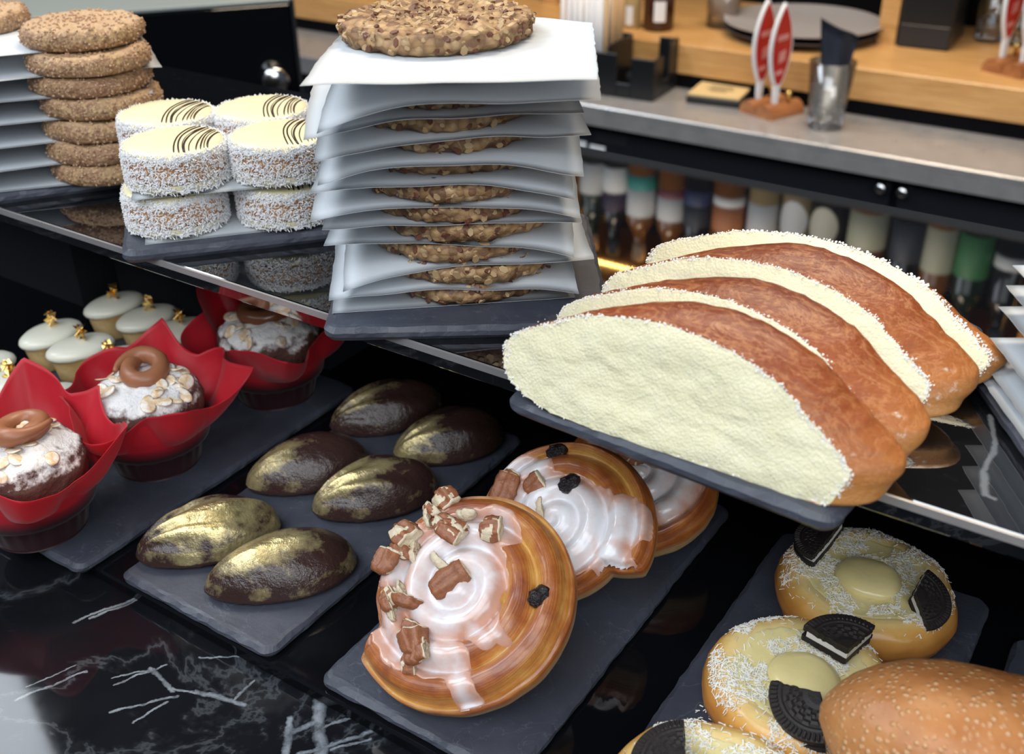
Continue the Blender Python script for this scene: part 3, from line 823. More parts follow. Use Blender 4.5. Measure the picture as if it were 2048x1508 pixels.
# ------------------------------------------------------------------ oval iced cakes
def oval_cake():
    pr = [(0, 0), (.7, 0), (.78, .002), (.84, .010), (.93, .020), (.97, .0225)]
    V, F = lathe([(r * .0155, z) for r, z in pr] + [(0, .0225)], 48, 1, 1.48); V = displace(V, F, lambda v: .0006 * nz(v, 120) if v[2] > .0005 else 0)
    I, J = lathe([(.0150, .0215), (.0160, .0222), (.0163, .0238), (.0158, .0258), (.0140, .0278), (.0100, .0290), (.0050, .0296), (0, .0298)], 48, 1, 1.48)
    for i, v in enumerate(I):
        if v[2] < .0235: I[i, 2] += .0012 * nz((v[0], v[1], 0), 130, 4)
    I = displace(I, J, lambda v: .0003 * nz(v, 70, 2))
    g_ = []; rng = random.Random(2)
    for k in range(9):
        c = np.array([rng.uniform(-.0022, .0022), rng.uniform(-.002, .002), .0315 + rng.uniform(0, .008)])
        a = np.array([rng.gauss(0, 1) for _ in range(3)]); a /= np.linalg.norm(a); b = np.cross(a, [.3, .5, .8]); b /= np.linalg.norm(b); c2 = np.cross(a, b) * .0001
        s = rng.uniform(.0018, .0038)
        V8 = [c + a * s * i + b * s * .6 * j + c2 * k_ + np.cross(a, b) * .0008 * i * j for i in (-1, 1) for j in (-1, 1) for k_ in (-1, 1)]
        g_.append((np.array(V8), box(0, 1, 0, 1, 0, 1)[1]))
    return (V, F), (I, J), join(g_)
A, B, Cc = oval_cake()
me3 = [mk('sponge_base', *A, 'sponge').data, mk('icing', *B, 'white_icing').data, mk('gold_leaf', *Cc, 'gold_leaf', smooth=False).data]
for o in [o for o in COL.objects if o.data in me3]: bpy.data.objects.remove(o)
cake_lab = [['back row beside the black box', 'back row, middle one', 'back row between two red muffin papers'], ['middle row, furthest left', 'middle row, central one', 'middle row, touching the red muffin paper'], ['front row, cut by the left edge', 'front row, middle one above the red paper', 'front row, almost hidden by the front red paper']]
for r, y in enumerate((.447, .390, .333)):
    for c, x in enumerate((-.671, -.6335, -.596)):
        t = thing('iced_cake', 'oval white-iced cake with gold leaf, ' + cake_lab[r][c], 'cake', (x + .002 * math.sin(3 * r + c), y + .002 * math.cos(5 * c), ZS), RAD(-12 + 9 * math.sin(r * 2 + c * 3)), 'oval white-iced cakes')
        for nm, me in zip(('sponge_base', 'icing', 'gold_leaf'), me3):
            o = bpy.data.objects.new(nm, me); COL.objects.link(o); o.parent = t
            if nm == 'gold_leaf': o.rotation_euler = (0, 0, r * 1.3 + c); o.location = (0, .003 * math.sin(c + r), -.0124); o.scale = (1.05, 1.05, 1.35)

# ------------------------------------------------------------------ muffins in red paper
def wrapper(corners, seed, R0=.0265, R1=.0325, hc=.027):
    nT, nA = 30, 240; V = []; soak = []
    for i in range(nT):
        t = i / (nT - 1)
        for k in range(nA):
            a = 2 * PI * k / nA; kc = 0
            wv = math.sin(a * 4 + seed * 1.3 + .8 * math.sin(a)) * .65 + math.sin(a * 7 + seed * 2.1) * .35
            z_r, r_r = .0530 + .0065 * math.sin(a * 4 + seed * 1.3 + 1.2), .0490 + .0085 * wv
            for ca, ch, cr, cw in corners:
                d = abs((a - ca + PI) % (2 * PI) - PI); w = max(0, 1 - d / cw) ** 1.25; kc = max(kc, w)
                z_r += ch * w; r_r += cr * w
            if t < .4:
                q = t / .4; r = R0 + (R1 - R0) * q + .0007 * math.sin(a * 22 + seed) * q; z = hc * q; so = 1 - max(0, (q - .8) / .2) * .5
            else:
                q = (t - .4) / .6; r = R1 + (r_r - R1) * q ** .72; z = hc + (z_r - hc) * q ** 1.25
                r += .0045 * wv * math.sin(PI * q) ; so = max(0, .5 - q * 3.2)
                r += .0012 * nz((math.cos(a) * 5, math.sin(a) * 5, q * 2), 1.2, seed) * q; z += .0010 * nz((math.cos(a) * 4, math.sin(a) * 4, q * 3 + 5), 1.3, seed) * q
            if z > .018: r = max(r, .0345 + .0035 * min(1, max(0, (z - .018) / .016)))
            V.append((r * math.cos(a), r * math.sin(a), z)); soak.append(so)
    V = np.array(V); F = grid(nT, nA, False, True)
    N = len(V); V = np.vstack([V, [(0, 0, .0002)]]); soak.append(1); F += [(N, (k + 1) % nA, k) for k in range(nA)]
    F = [f[::-1] for f in F]; Nn = normals(V, F); V2 = V - Nn * .0002; M_ = len(V)
    F = F + [tuple(M_ + i for i in f[::-1]) for f in F]
    last = (nT - 1) * nA
    for k in range(nA): F.append((last + k, last + (k + 1) % nA, M_ + last + (k + 1) % nA, M_ + last + k))
    return np.vstack([V, V2]), F, soak + soak
def muffin_body(seed):
    prof = [(0, .0012), (.024, .0012), (.0255, .004), (.0315, .026), (.0345, .038), (.0345, .046), (.0315, .0510), (.0275, .0545), (.022, .0570), (.016, .0585), (.010, .0592), (.004, .0595), (0, .0595)]
    P = []
    for (r0, z0), (r1, z1_) in zip(prof, prof[1:]):
        for k in range(3): P.append((r0 + (r1 - r0) * k / 3, z0 + (z1_ - z0) * k / 3))
    P.append(prof[-1]); V, F = lathe(P, 84)
    return displace(V, F, lambda v: 0 if v[2] < .035 else .0022 * fbm(v, 70, seed) + .0008 * nz(v, 260, seed)), F
def almond_mesh():
    V, F = lathe([(0, -.0004), (.8, -.0004), (1, 0), (.8, .0004), (0, .0004)], 14, .0062, .0042)
    V[:, 2] += 14 * (V[:, 0] ** 2); V[:, 0] += .25 * V[:, 1] ** 2 / .0042; return V, F
almo = mk('almond_flake', *almond_mesh(), 'almond'); almo_me = almo.data; bpy.data.objects.remove(almo)
def bvh_of(V, F): return BVHTree.FromPolygons([tuple(v) for v in V], [tuple(map(int, f)) for f in F])
def coil(R, r, turns, tail):
    P = []; rs = []; n = 46
    for k in range(n):
        t = k / (n - 1); a = -2.2 + t * turns * 2 * PI
        rr = R * (1 + .1 * math.sin(a * 2)) + (tail * max(0, t - .72) / .28)
        P.append((rr * math.cos(a), rr * math.sin(a) * .86, r * .9 + .0035 * max(0, t - .55) / .45))
        rs.append(r * (min(1, .55 + t * 6) * (1 if t < .8 else max(.25, 1 - (t - .8) / .2 * .75))))
    return tube(P, rs, 14)
MUF = [((-.5130, .2640), 3, [(RAD(140), .016, .022, .5), (RAD(92), .018, .018, .45), (RAD(30), .013, .018, .45), (RAD(200), .010, .010, .5)], 'front muffin in red paper, cut by the left edge', 'caramel'),
       ((-.5085, .3480), 11, [(RAD(124), .026, .010, .5), (RAD(36), .017, .024, .5), (RAD(215), .004, .010, .4)], 'middle muffin in red paper with caramel ring and almonds', 'caramel'),
       ((-.5040, .4500), 23, [(RAD(170), .036, .030, .6), (RAD(-35), .008, .012, .5), (RAD(75), .010, .010, .5)], 'rear muffin in red paper with dark caramel ring, beneath the upper shelf', 'dark_caramel')]
for (x, y), sd, cor, lab, car in MUF:
    t = thing('muffin', lab, 'muffin', (x, y, ZS), 0, 'muffins in red paper')
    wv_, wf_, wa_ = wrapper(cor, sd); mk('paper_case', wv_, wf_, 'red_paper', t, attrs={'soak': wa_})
    V, F = muffin_body(sd); mk('cake', V, F, 'muffin_cake', t)
    bv = bvh_of(V, F); rng = random.Random(sd)
    for k in range(26):
        a = rng.uniform(0, 6.28); r = .029 * math.sqrt(rng.uniform(.05, 1))
        h, n, _, _ = bv.ray_cast(Vector((r * math.cos(a), r * math.sin(a), .1)), Vector((0, 0, -1)))
        if h is None: continue
        Mx = Matrix.Translation(h + n * .0006) @ n.to_track_quat('Z', 'Y').to_matrix().to_4x4() @ rot(rng.uniform(-.4, .4), rng.uniform(-.4, .4), rng.uniform(0, 6.28), sc=rng.uniform(.75, 1.15))
        o = bpy.data.objects.new('almond_flake', almo_me); COL.objects.link(o); o.parent = t; o.matrix_local = Mx
    V, F = coil(.0118 if car == 'caramel' else .0135, .0056, 1.22, .008) if car == 'caramel' else coil(.0150, .0058, 1.02, .0)
    V = displace(V, F, lambda v: .0004 * nz(v, 120, sd))
    o = mk('caramel_ring', V, F, car, t); o.location = (-.004, .006, .0570); o.rotation_euler = (RAD(-4), RAD(3), RAD(10 + 25 * sd))

# ------------------------------------------------------------------ chocolate madeleines
def madeleine(seed, L, ridge, gold, bias):
    a = L / 2; Wd = .0232; H = .0205; nT, nA = 30, 110; V = []; gw = []
    rows = []
    for i in range(nT):
        q = i / (nT - 1)                 # 0 crown, 1 rim
        for k in range(nA):
            th = 2 * PI * k / nA; c, s = math.cos(th), math.sin(th)
            ex = a * c; wy = Wd * s * (1 + .16 * c)
            edge = 1 + .012 * nz((c * 3, s * 3, seed), 2.2, seed)
            x = ex * q * edge; y = wy * q * edge
            hz = H * max(0, 1 - q ** 2.3) ** .62
            phi = math.atan2(y, x + a * 1.12)
            rd = math.cos(phi * 19.0) * ridge * (min(1, q * 1.5)) * (1 - q ** 5)
            z = .0048 + hz * (1 + .10 * c * q) + .0020 * rd
            z += .0009 * fbm((x, y, seed), 55, seed) * (1 - q ** 6)
            V.append((x, y, z))
            g_ = math.exp(-((x + bias[0]) / .028) ** 2 - ((y + bias[1]) / .015) ** 2) * gold + .34 * gold * max(0, rd) + (.18 * gold if q > .9 else 0)
            gw.append(g_)
    F = grid(nT, nA, False, True)
    # skirt folding under
    for (m, z) in ((1.012, .0040), (1.0, .0030)):
        for k in range(nA):
            th = 2 * PI * k / nA; c, s = math.cos(th), math.sin(th); e_ = 1 + .012 * nz((c * 3, s * 3, seed), 2.2, seed) + .008 * nz((c * 9, s * 9, seed), 2, seed)
            V.append((a * c * m * e_, Wd * s * (1 + .16 * c) * m * e_, z)); gw.append(.2 * gold)
    b = nT * nA; r0 = (nT - 1) * nA
    for k in range(nA):
        k2 = (k + 1) % nA; F += [(r0 + k, b + k, b + k2, r0 + k2), (b + k, b + nA + k, b + nA + k2, b + k2)]
    V = np.array(V); F = F; 
    pr = [(0, 0), (.80, 0), (.93, .0008), (.975, .0022), (.99, .0040), (.90, .0046), (0, .0048)]
    B, J = lathe(pr, 90)
    for i, v in enumerate(B):
        c = v[0]; B[i, 0] *= a; B[i, 1] *= Wd * (1 + .16 * c)
    B = displace(B, J, lambda v: .0007 * nz(v, 300, seed) if v[2] > .0005 else 0)
    return (V, F, gw), (B, J)
ML = ['heavily gilded ridged chocolate madeleine at the front left of its tray', 'smooth chocolate madeleine with bare sponge edge at the tray front', 'smooth dark chocolate madeleine in the left middle of its tray', 'ridged gilded chocolate madeleine in the right middle of its tray', 'ridged chocolate madeleine at the back left of its tray', 'darkest chocolate madeleine at the back right of its tray']
MD = [(-.4154, .306, .0805, 56.9, .95, 1.0, (.0, .004)), (-.3598, .3068, .082, 53.1, .22, .85, (.008, .0)), (-.4144, .3864, .077, 57.9, .15, .62, (.022, .002)), (-.3621, .3889, .077, 56.2, 1.0, .72, (.014, .0)), (-.4148, .4643, .079, 58.9, .8, .52, (.016, .0)), (-.3587, .4586, .0735, 56.6, .5, .66, (.026, .004))]
for k, (x, y, L, an, rg, gd, bi) in enumerate(MD):
    t = thing('madeleine', ML[k], 'cake', (x, y, ZS), RAD(an), 'gold-dusted chocolate madeleines')
    A, B = madeleine(k * 5 + 2, L, rg, gd, bi)
    V, F, gw = A; F = [f[::-1] for f in F]
    if normals(V, F)[5][2] < 0: F = [f[::-1] for f in F]
    mk('chocolate_shell', V, F, 'chocolate_gold', t, attrs={'gold': gw}); mk('sponge_base', *B, 'chocolate_sponge', t)

# ------------------------------------------------------------------ pecan spiral buns
def bun_mesh(R, h, pitch, seed, tail):
    K = R / pitch; nQ, nA = 96, 220; V = []; gr = []; sp = []; sd = []
    def Rb(th):
        u = ((th - tail) % (2 * PI)) / (2 * PI)
        k = K - u
        if u > .965: k = (K - .965) + (u - .965) / .035 * .965
        return pitch * k, u
    for i in range(nQ):
        q = (i + .25) / (nQ - .75)
        for k in range(nA):
            th = 2 * PI * k / nA; rb, u = Rb(th)
            if u > .965: u2 = u
            r = q * rb * (1 + .012 * nz((math.cos(th) * 2, math.sin(th) * 2, 0), 1.4, seed))
            ph = r / pitch + u; f = ph - math.floor(ph); ed = abs(2 * f - 1)
            g_ = 1 - ed ** 2.2
            z = h * (.94 + .16 * (1 - q * q)) - .0066 * (1 - g_) * (.55 + .45 * min(1, q * 3)) - .0010 * f
            if q > .93: z -= .006 * ((q - .93) / .07) ** 2
            z += .0011 * fbm((r * math.cos(th), r * math.sin(th), seed), 45, seed)
            V.append((r * math.cos(th), r * math.sin(th), z)); gr.append(g_); sp.append(ph * 5.0); sd.append(0)
    for m, zz, s in ((1.022, .66, .15), (1.030, .46, .5), (1.020, .27, .8), (.992, .10, 1.0), (.955, 0.0, 1.0)):
        for k in range(nA):
            th = 2 * PI * k / nA; rb, u = Rb(th); r = rb * m * (1 + .012 * nz((math.cos(th) * 2, math.sin(th) * 2, 0), 1.4, seed))
            V.append((r * math.cos(th), r * math.sin(th), h * zz + (.0012 * nz((math.cos(th) * 3, math.sin(th) * 3, zz), 2, seed) if zz else 0)))
            gr.append(.75); sp.append(zz * 4 + 9); sd.append(s)
    F = grid(nQ + 5, nA, False, True); n = len(V)
    V.append((0, 0, h * 1.1)); gr.append(.8); sp.append(0); sd.append(0); V.append((0, 0, 0)); gr.append(.5); sp.append(0); sd.append(1)
    F += [(n, (k + 1) % nA, k) for k in range(nA)] ; b = (nQ + 4) * nA
    F += [(n + 1, b + k, b + (k + 1) % nA) for k in range(nA)]
    V = np.array(V)
    if normals(V, F)[n][2] < 0 : F = F
    F = [tuple(f[::-1]) for f in F[:-2 * nA]] + F[-2 * nA:]
    F = [f[::-1] if len(f) == 4 else f for f in F]
    N = normals(V, [f for f in F if len(f) == 4])
    if N[30 * nA][2] < 0: F = [f[::-1] if len(f) == 4 else f for f in F]
    Vt = V
    out = []
    for f in F:
        if len(f) == 3:
            nn = np.cross(V[f[1]] - V[f[0]], V[f[2]] - V[f[0]])[2]
            want = 1 if V[f[0]][2] > h * .5 else -1
            f = f if nn * want > 0 else f[::-1]
        out.append(f)
    return V, out, dict(groove=gr, spiral=sp, side=sd)
def sdf_caps(caps, wob, sc, seed):
    def f(x, y):
        m = -9
        for x0, y0, x1, y1, r in caps:
            dx, dy = x1 - x0, y1 - y0; l = dx * dx + dy * dy
            t = 0 if l == 0 else max(0, min(1, ((x - x0) * dx + (y - y0) * dy) / l))
            m = max(m, r - math.hypot(x - x0 - t * dx, y - y0 - t * dy))
        return m + wob * fbm((x, y, 0), sc, seed)
    return f
def drape(bv, f, ext, res, thick, ztop=.1):
    n = int(2 * ext / res); idx = {}; V = []; T = []; F = []; HZ = []
    for i in range(n + 1):
        for j in range(n + 1):
            x = -ext + i * res; y = -ext + j * res; m = f(x, y)
            if m < -res * 2.2: continue
            h, nn, _, _ = bv.ray_cast(Vector((x, y, ztop)), Vector((0, 0, -1)))
            if h is None: continue
            k = max(0, min(1, m / .0035)); prof = math.sqrt(k * (2 - k)) if k > 0 else 0
            z = h.z + (thick * prof - .0001 if m > 0 else -.0009 * min(1, -m / res))
            idx[i, j] = len(V); HZ.append(h.z); V.append((x, y, z)); T.append(max(0, min(1, m / .007)))
    for (i, j), a in idx.items():
        q = [idx.get(p) for p in ((i, j), (i + 1, j), (i + 1, j + 1), (i, j + 1))]
        if None not in q:
            zs = [V[k][2] for k in q]
            if max(zs) - min(zs) < .011: F.append(tuple(q))
    V = np.array(V)
    Z = V[:, 2].copy()                  # level the icing a little over the grooves
    for _ in range(3):
        acc = Z.copy(); cnt = np.ones(len(Z))
        for f_ in F:
            for a, b in zip(f_, f_[1:] + f_[:1]): acc[a] += Z[b]; cnt[a] += 1; acc[b] += Z[a]; cnt[b] += 1
        Z2 = acc / cnt; Z = np.where(np.array(T) > .12, np.maximum(Z2, Z - .0002), Z)
    V[:, 2] = Z
    T = np.array(T) * (.25 + .75 * np.clip((Z - np.array(HZ)) / .0021, 0, 1))
    return V, F, T
def pecan_mesh(seed, L, broken):
    n, m = 20, 22; V = []; F = []
    for i in range(n + 1):
        t = -1 + 2 * i / n; x = t * L / 2
        r = math.sqrt(max(0, 1 - t * t)) ** .7
        if t > broken: x = (broken * L / 2) + .0012 * nz((t * 9, seed, 1), 1.3); 
        for k in range(m):
            a = 2 * PI * k / m
            lob = 1 + .20 * math.cos(2 * a) + .15 * math.cos(6 * a + 1) 
            rr = r
            if t > broken: rr = math.sqrt(max(0, 1 - broken ** 2)) ** .7 * max(0, 1 - (t - broken) / (1 - broken))
            V.append((x, rr * lob * .0048 * math.cos(a), rr * lob * .0038 * math.sin(a)))
    F = grid(n + 1, m, False, True); V = np.array(V)
    if (normals(V, F) * V)[n // 3 * m:(n // 3 + 1) * m].sum() < 0: F = [f[::-1] for f in F]
    V = displace(V, F, lambda v: .0007 * fbm(v, 330, seed)); mi = []
    for f in F:
        c = V[list(f)].mean(0); mi.append(1 if (c[0] > broken * L / 2 - .0006 or (c[2] < -.001 and nz(c, 200, seed) > -.1) or nz(c, 110, seed + 4) > .60) else 0)
    return V, F, mi
PEC = []
for k, (L, br) in enumerate(((.0215, .75), (.0150, .4), (.0105, .2), (.0070, .3), (.0185, .15))):
    V, F, mi = pecan_mesh(k * 3 + 1, L, br); o = mk('pecan_piece', V, F, ['pecan_skin', 'pecan_flesh'], midx=mi); PEC.append(o.data); bpy.data.objects.remove(o)
V, F, mi = pecan_mesh(40, .006, .1); o = mk('pecan_crumb', V, F, ['pecan_flesh', 'pecan_flesh']); PEC.append(o.data); bpy.data.objects.remove(o)
V, F = lathe([(.0045 * math.sin(PI * k / 12), -.0034 * math.cos(PI * k / 12)) for k in range(13)], 24, 1.35, 1)
V = displace(V, F, lambda v: .0011 * fbm(v, 330, 7)); o = mk('raisin', V, F, 'raisin'); RAI = o.data; bpy.data.objects.remove(o)

BUNS = []
def bun(label, loc, tilt, R, h, seed, caps, pecs, raisins, yaw=33.6, roll=0, tail=RAD(205), thick=.0011, wob=.0035):
    M = Matrix.Translation(Vector(loc)) @ Matrix.Rotation(tilt, 4, 'X') @ Matrix.Rotation(roll, 4, 'Y') @ Matrix.Rotation(RAD(yaw), 4, 'Z')
    t = thing('pecan_bun', label, 'bun', group='iced pecan spiral buns'); t.matrix_world = M
    V, F, at_ = bun_mesh(R, h, .0145, seed, tail); mk('dough_spiral', V, F, 'bun_dough', t, attrs=at_)
    bv = bvh_of(V, F)
    caps = [(a * R, b * R, c * R, d * R, r * R) for a, b, c, d, r in caps]
    IV, IF, T = drape(bv, sdf_caps(caps, wob, 75, seed), R * 1.06, .00062, thick); mk('icing', IV, IF, 'glaze', t, attrs={'thick': T})
    bi = bvh_of(IV, IF); rng = random.Random(seed)
    def drop(x, y):
        h1, n1, _, _ = bv.ray_cast(Vector((x, y, .1)), Vector((0, 0, -1))); h2, n2, _, _ = bi.ray_cast(Vector((x, y, .1)), Vector((0, 0, -1)))
        if h1 is None: return None
        if h2 is not None and h2.z > h1.z: h1 = h2
        return h1, n1
    for (x, y, k, a) in pecs:
        d = drop(x * R, y * R)
        if d is None: continue
        p, n = d; lift = (.0026, .0024, .0022, .0016, .0026, .0010)[k]
        o = bpy.data.objects.new('pecan_piece' if k < 5 else 'pecan_crumb', PEC[k]); COL.objects.link(o); o.parent = t
        o.matrix_local = rot(rng.uniform(-.5, .5) + (PI if rng.random() < .25 else 0), rng.uniform(-.25, .25), RAD(a), (p.x, p.y, p.z + lift), rng.uniform(1.0, 1.3))
    for (x, y, a) in raisins:
        d = drop(x * R, y * R)
        if d is None: continue
        o = bpy.data.objects.new('raisin', RAI); COL.objects.link(o); o.parent = t; o.matrix_local = rot(0, 0, RAD(a), (d[0].x, d[0].y, d[0].z + .0005))
    return t
rng = random.Random(12)
crumbs1 = [(-.36, .36, 5, 0), (-.45, .0, 5, 20), (-.50, .02, 5, 50), (-.55, -.12, 5, 10), (-.42, -.08, 3, 70), (-.6, -.06, 3, 20), (-.12, .2, 5, 40), (.0, .1, 5, 10), (-.3, -.5, 5, 30), (.1, .62, 5, 70), (-.2, .72, 3, 40), (-.16, .86, 3, 60), (-.22, .64, 5, 10)]
bun('large front spiral bun with white icing, pecans and raisins', (-.2400, .3230, .0570), RAD(31), .0580, .0285, 4,
    [(-.05, .15, -.1, .0, .46), (.15, .45, .36, .42, .20), (-.5, .62, -.42, .5, .15), (-.62, .3, -.5, .2, .2), (-.6, -.1, -.62, -.3, .16), (-.55, -.4, -.1, -.62, .17), (-.1, -.6, -.02, -.95, .11), (.1, -.4, .22, -.5, .12), (.2, -.05, .3, .0, .12), (-.8, -.1, -.78, -.2, .08), (.25, -.42, .3, -.5, .09)],
    [(-.02, .46, 0, -50), (.05, .40, 4, -35), (.36, .38, 1, -10), (-.42, .50, 1, -50), (-.46, .40, 2, 60), (-.60, .33, 1, 60), (-.08, .78, 1, -60), (-.15, .82, 2, 30), (-.04, .02, 0, 28), (-.38, -.38, 4, 100), (-.40, -.28, 2, 60), (-.36, -.52, 1, 80), (-.28, -.52, 2, 10), (-.42, -.58, 2, 0), (-.56, -.0, 2, 30)] + crumbs1,
    [(-.82, .05, 80), (.66, -.22, 30)])
bun('middle spiral bun with thick swirled icing leaning behind the front one', (-.2290, .3905, .0590), RAD(33), .0505, .0270, 9,
    [(-.02, .0, .1, -.1, .55), (-.6, .7, -.1, .55, .18), (.3, -.3, .7, -.2, .25), (.5, -.5, .6, -.7, .2), (.2, .3, .3, .2, .2)],
    [(-.48, .38, 0, 60), (-.40, .52, 1, 45), (-.12, .40, 1, 20), (-.10, .12, 5, 0), (-.2, -.1, 5, 30)], [(.22, .30, 20), (.1, .78, 10)], tail=RAD(320), thick=.0016, wob=.003)
bun('rear spiral bun with chopped pecans lying nearest the upper shelf', (-.2150, .4570, .0500), RAD(22), .0500, .0270, 15,
    [(-.1, .1, .1, .0, .62), (.2, .4, .3, .3, .2), (.1, -.4, .2, -.5, .2)],
    [(rng.gauss(.02, .25), rng.gauss(.20, .16), rng.choice((2, 2, 3, 1, 5)), rng.uniform(0, 360)) for _ in range(30)], [(.62, .2, 20)], tail=RAD(100), thick=.0014, wob=.003)

# ------------------------------------------------------------------ custard danishes with broken cocoa biscuits
def wafer(a0, a1, seed, R=.0226, th=.0034):
    nA = max(40, int((a1 - a0) * 46)); V = []; rr = [.02, .15, .25, .35, .42, .48, .54, .60, .66, .72, .76, .80, .82, .84, .87, .90, .93, .96, .985, 1.0]
    for r in rr:
        for k in range(nA + 1):
            a = a0 + (a1 - a0) * k / nA
            rough = .0009 * nz((r * 14, seed, 0), 1.0, seed) if k in (0, nA) else 0
            x = r * R * math.cos(a); y = r * R * math.sin(a)
            if k in (0, nA): x += rough * math.sin(a); y -= rough * math.cos(a)
            z = th
            if .82 < r < .985: z += .0005 * (1 if math.sin(a * 62) > 0 else -.6)
            elif .72 < r < .8: z += .0004
            elif .35 < r < .70: z += .00055 * (1 if (math.sin(a * 13 + (r > .52) * 1.5) * math.sin(r * 34) > .15) else 0)
            elif r <= .25: z += .0005
            if r > .98: z -= .0006
            V.append((x, y, z))
    n = nA + 1; nr = len(rr); F = [q[::-1] for q in grid(nr, n)]
    F = [q[::-1] for q in F]
    b = len(V)
    V += [(x, y, 0) for x, y, z in V[:]]
    top = F; F = top + [tuple(b + i for i in q[::-1]) for q in top]
    B = list(range(n)) + [i * n + n - 1 for i in range(1, nr)] + [(nr - 1) * n + k for k in range(n - 2, -1, -1)] + [i * n for i in range(nr - 2, 0, -1)]
    F += [(B[i], B[(i + 1) % len(B)], b + B[(i + 1) % len(B)], b + B[i]) for i in range(len(B))]
    V = np.array(V)
    if normals(V, top)[n * 5 + 5][2] < 0: F = [f[::-1] for f in F]
    return V, F
def biscuit_piece(parent, M, a0, a1, seed):
    V, F = wafer(a0, a1, seed)
    o = mk('biscuit_piece', V, F, 'cocoa_wafer', parent, smooth=False); o.matrix_local = M @ Matrix.Translation((0, 0, .0030))
    n = 24; P = [(0, 0)] + [(.0205 * math.cos(a0 + (a1 - a0) * k / n), .0205 * math.sin(a0 + (a1 - a0) * k / n)) for k in range(n + 1)]
    c = mk('cream_filling', *extrude(P, -.0029, -.0001), 'biscuit_cream', o, smooth=False); c['label'] = 'white cream filling'
    V2 = V.copy(); V2[:, 2] = -V2[:, 2] - .0030
    mk('lower_wafer', V2, [f[::-1] for f in F], 'cocoa_wafer', o, smooth=False)
    return o
def danish_mesh(R, h, seed):
    P = [(0, 0), (.5, 0), (.82, 0), (.90, .04), (.97, .2), (1.0, .42), (.985, .62), (.94, .80), (.87, .93), (.80, .99), (.74, 1.0), (.68, .97), (.62, .92), (.52, .90), (.40, .90), (.28, .91), (.15, .92), (0, .92)]
    S = [1, 1, .9, .8, .86, .82, .70, .56, .42, .30, .20, .12, .08, 0, 0, 0, 0, 0]
    Q = []; T = []
    for (a, b), s0, s1 in zip(zip(P, P[1:]), S, S[1:]):
        for k in range(3): Q.append(((a[0] + (b[0] - a[0]) * k / 3) * R, (a[1] + (b[1] - a[1]) * k / 3) * h)); T.append(s0 + (s1 - s0) * k / 3)
    Q.append((0, P[-1][1] * h)); T.append(0)
    V, F = lathe(Q, 100); att = []
    for (r, z), s in zip(Q, T): att += [s] * (1 if r < 1e-7 else 100)
    for i, v in enumerate(V):
        a = math.atan2(v[1], v[0]); k = 1 + .035 * nz((math.cos(a), math.sin(a), seed), 1.3, seed); V[i, 0] *= k; V[i, 1] *= k
    V = displace(V, F, lambda v: .0011 * fbm(v, 45, seed) if v[2] > .0006 else 0); return V, F, att
DAN = [((-.0870, .4520), 'rear custard danish with coconut and two broken black biscuits', 3, .0455),
       ((-.0900, .3690), 'middle custard danish with a biscuit wedge standing in coconut', 8, .0450),
       ((-.0990, .2855), 'front custard danish cut by the lower edge', 14, .0450)]
DH = .0235
for (x, y), lab, sd, R in DAN:
    t = thing('custard_danish', lab, 'pastry', (x, y, ZS), 0, 'custard danishes')
    V, F, att = danish_mesh(R, DH, sd); mk('dough', V, F, 'danish_dough', t, attrs={'side': att}); bv = bvh_of(V, F)
    A, B, T = drape(bv, sdf_caps([(0, 0, .002, 0, .031)], .003, 60, sd), R, .0011, .0009); mk('custard_layer', A, B, 'custard', t)
    pr = [(0, 0), (.0150, .0), (.0160, .0012), (.0155, .0030), (.0128, .0052), (.0085, .0064), (.004, .0069), (0, .0070)]
    A, B = lathe(pr, 48, 1.05, .95); A = displace(A, B, lambda v: .0007 * nz(v, 90, sd)); o = mk('custard_dollop', A, B, 'custard', t); o.location = (.001, -.001, DH * .90)
    rng = random.Random(sd); pts = []; nr = []
    while len(pts) < 2300:
        a = rng.uniform(0, 6.283); r = R * math.sqrt(rng.uniform(.10, .88))
        px_, py_ = r * math.cos(a), r * math.sin(a)
        if nz((px_, py_, 0), 50, sd) + .35 * nz((px_, py_, 0), 140, sd) < (.02 if r > .016 else .3): 
            if rng.random() > .05: continue
        h, n, _, _ = bv.ray_cast(Vector((px_, py_, .1)), Vector((0, 0, -1)))
        if h is None: continue
        pts.append((h.x, h.y, h.z + (.0009 if r < .029 else 0))); nr.append(tuple(n))
    stuff(mk('coconut_shreds', *slivers(pts, nr, sd, (.0014, .0034), .00034, .4), 'coconut_warm', t, smooth=False))
    def place(px, py, z, a0, a1, rx, ry, s, sc=1):
        p = at(px, py, z); biscuit_piece(t, rot(rx, ry, 0, (p[0] - x, p[1] - y, z - ZS), sc), RAD(a0), RAD(a1), s)
    if sd == 3:
        place(1658, 1090, .0570, 85, 262, RAD(4), RAD(-6), 1, .8)
        place(1822, 1198, .0565, -46, 92, RAD(10), RAD(20), 2, .82)
    elif sd == 8:
        place(1692, 1318, .0585, 76, 172, RAD(2), RAD(3), 3)
        place(1646, 1402, .0590, 182, 290, RAD(20), RAD(-8), 4)
    else: place(1372, 1545, .0575, 118, 222, RAD(4), RAD(-6), 5)
# loose coconut on the slate beside the middle danish
rng = random.Random(77); pts = []; nr = []
for _ in range(26):
    p = at(rng.gauss(1418, 12), rng.gauss(1425, 22), ZS); pts.append((p[0], p[1], ZS + .0002)); nr.append((0, 0, 1))
o = mk('coconut_crumbs', *slivers(pts, nr, 5, (.0015, .003), .0004, .2), 'coconut_warm', smooth=False); tag(o, 'loose coconut shreds fallen on the slate by the danishes', 'coconut', kind='stuff')

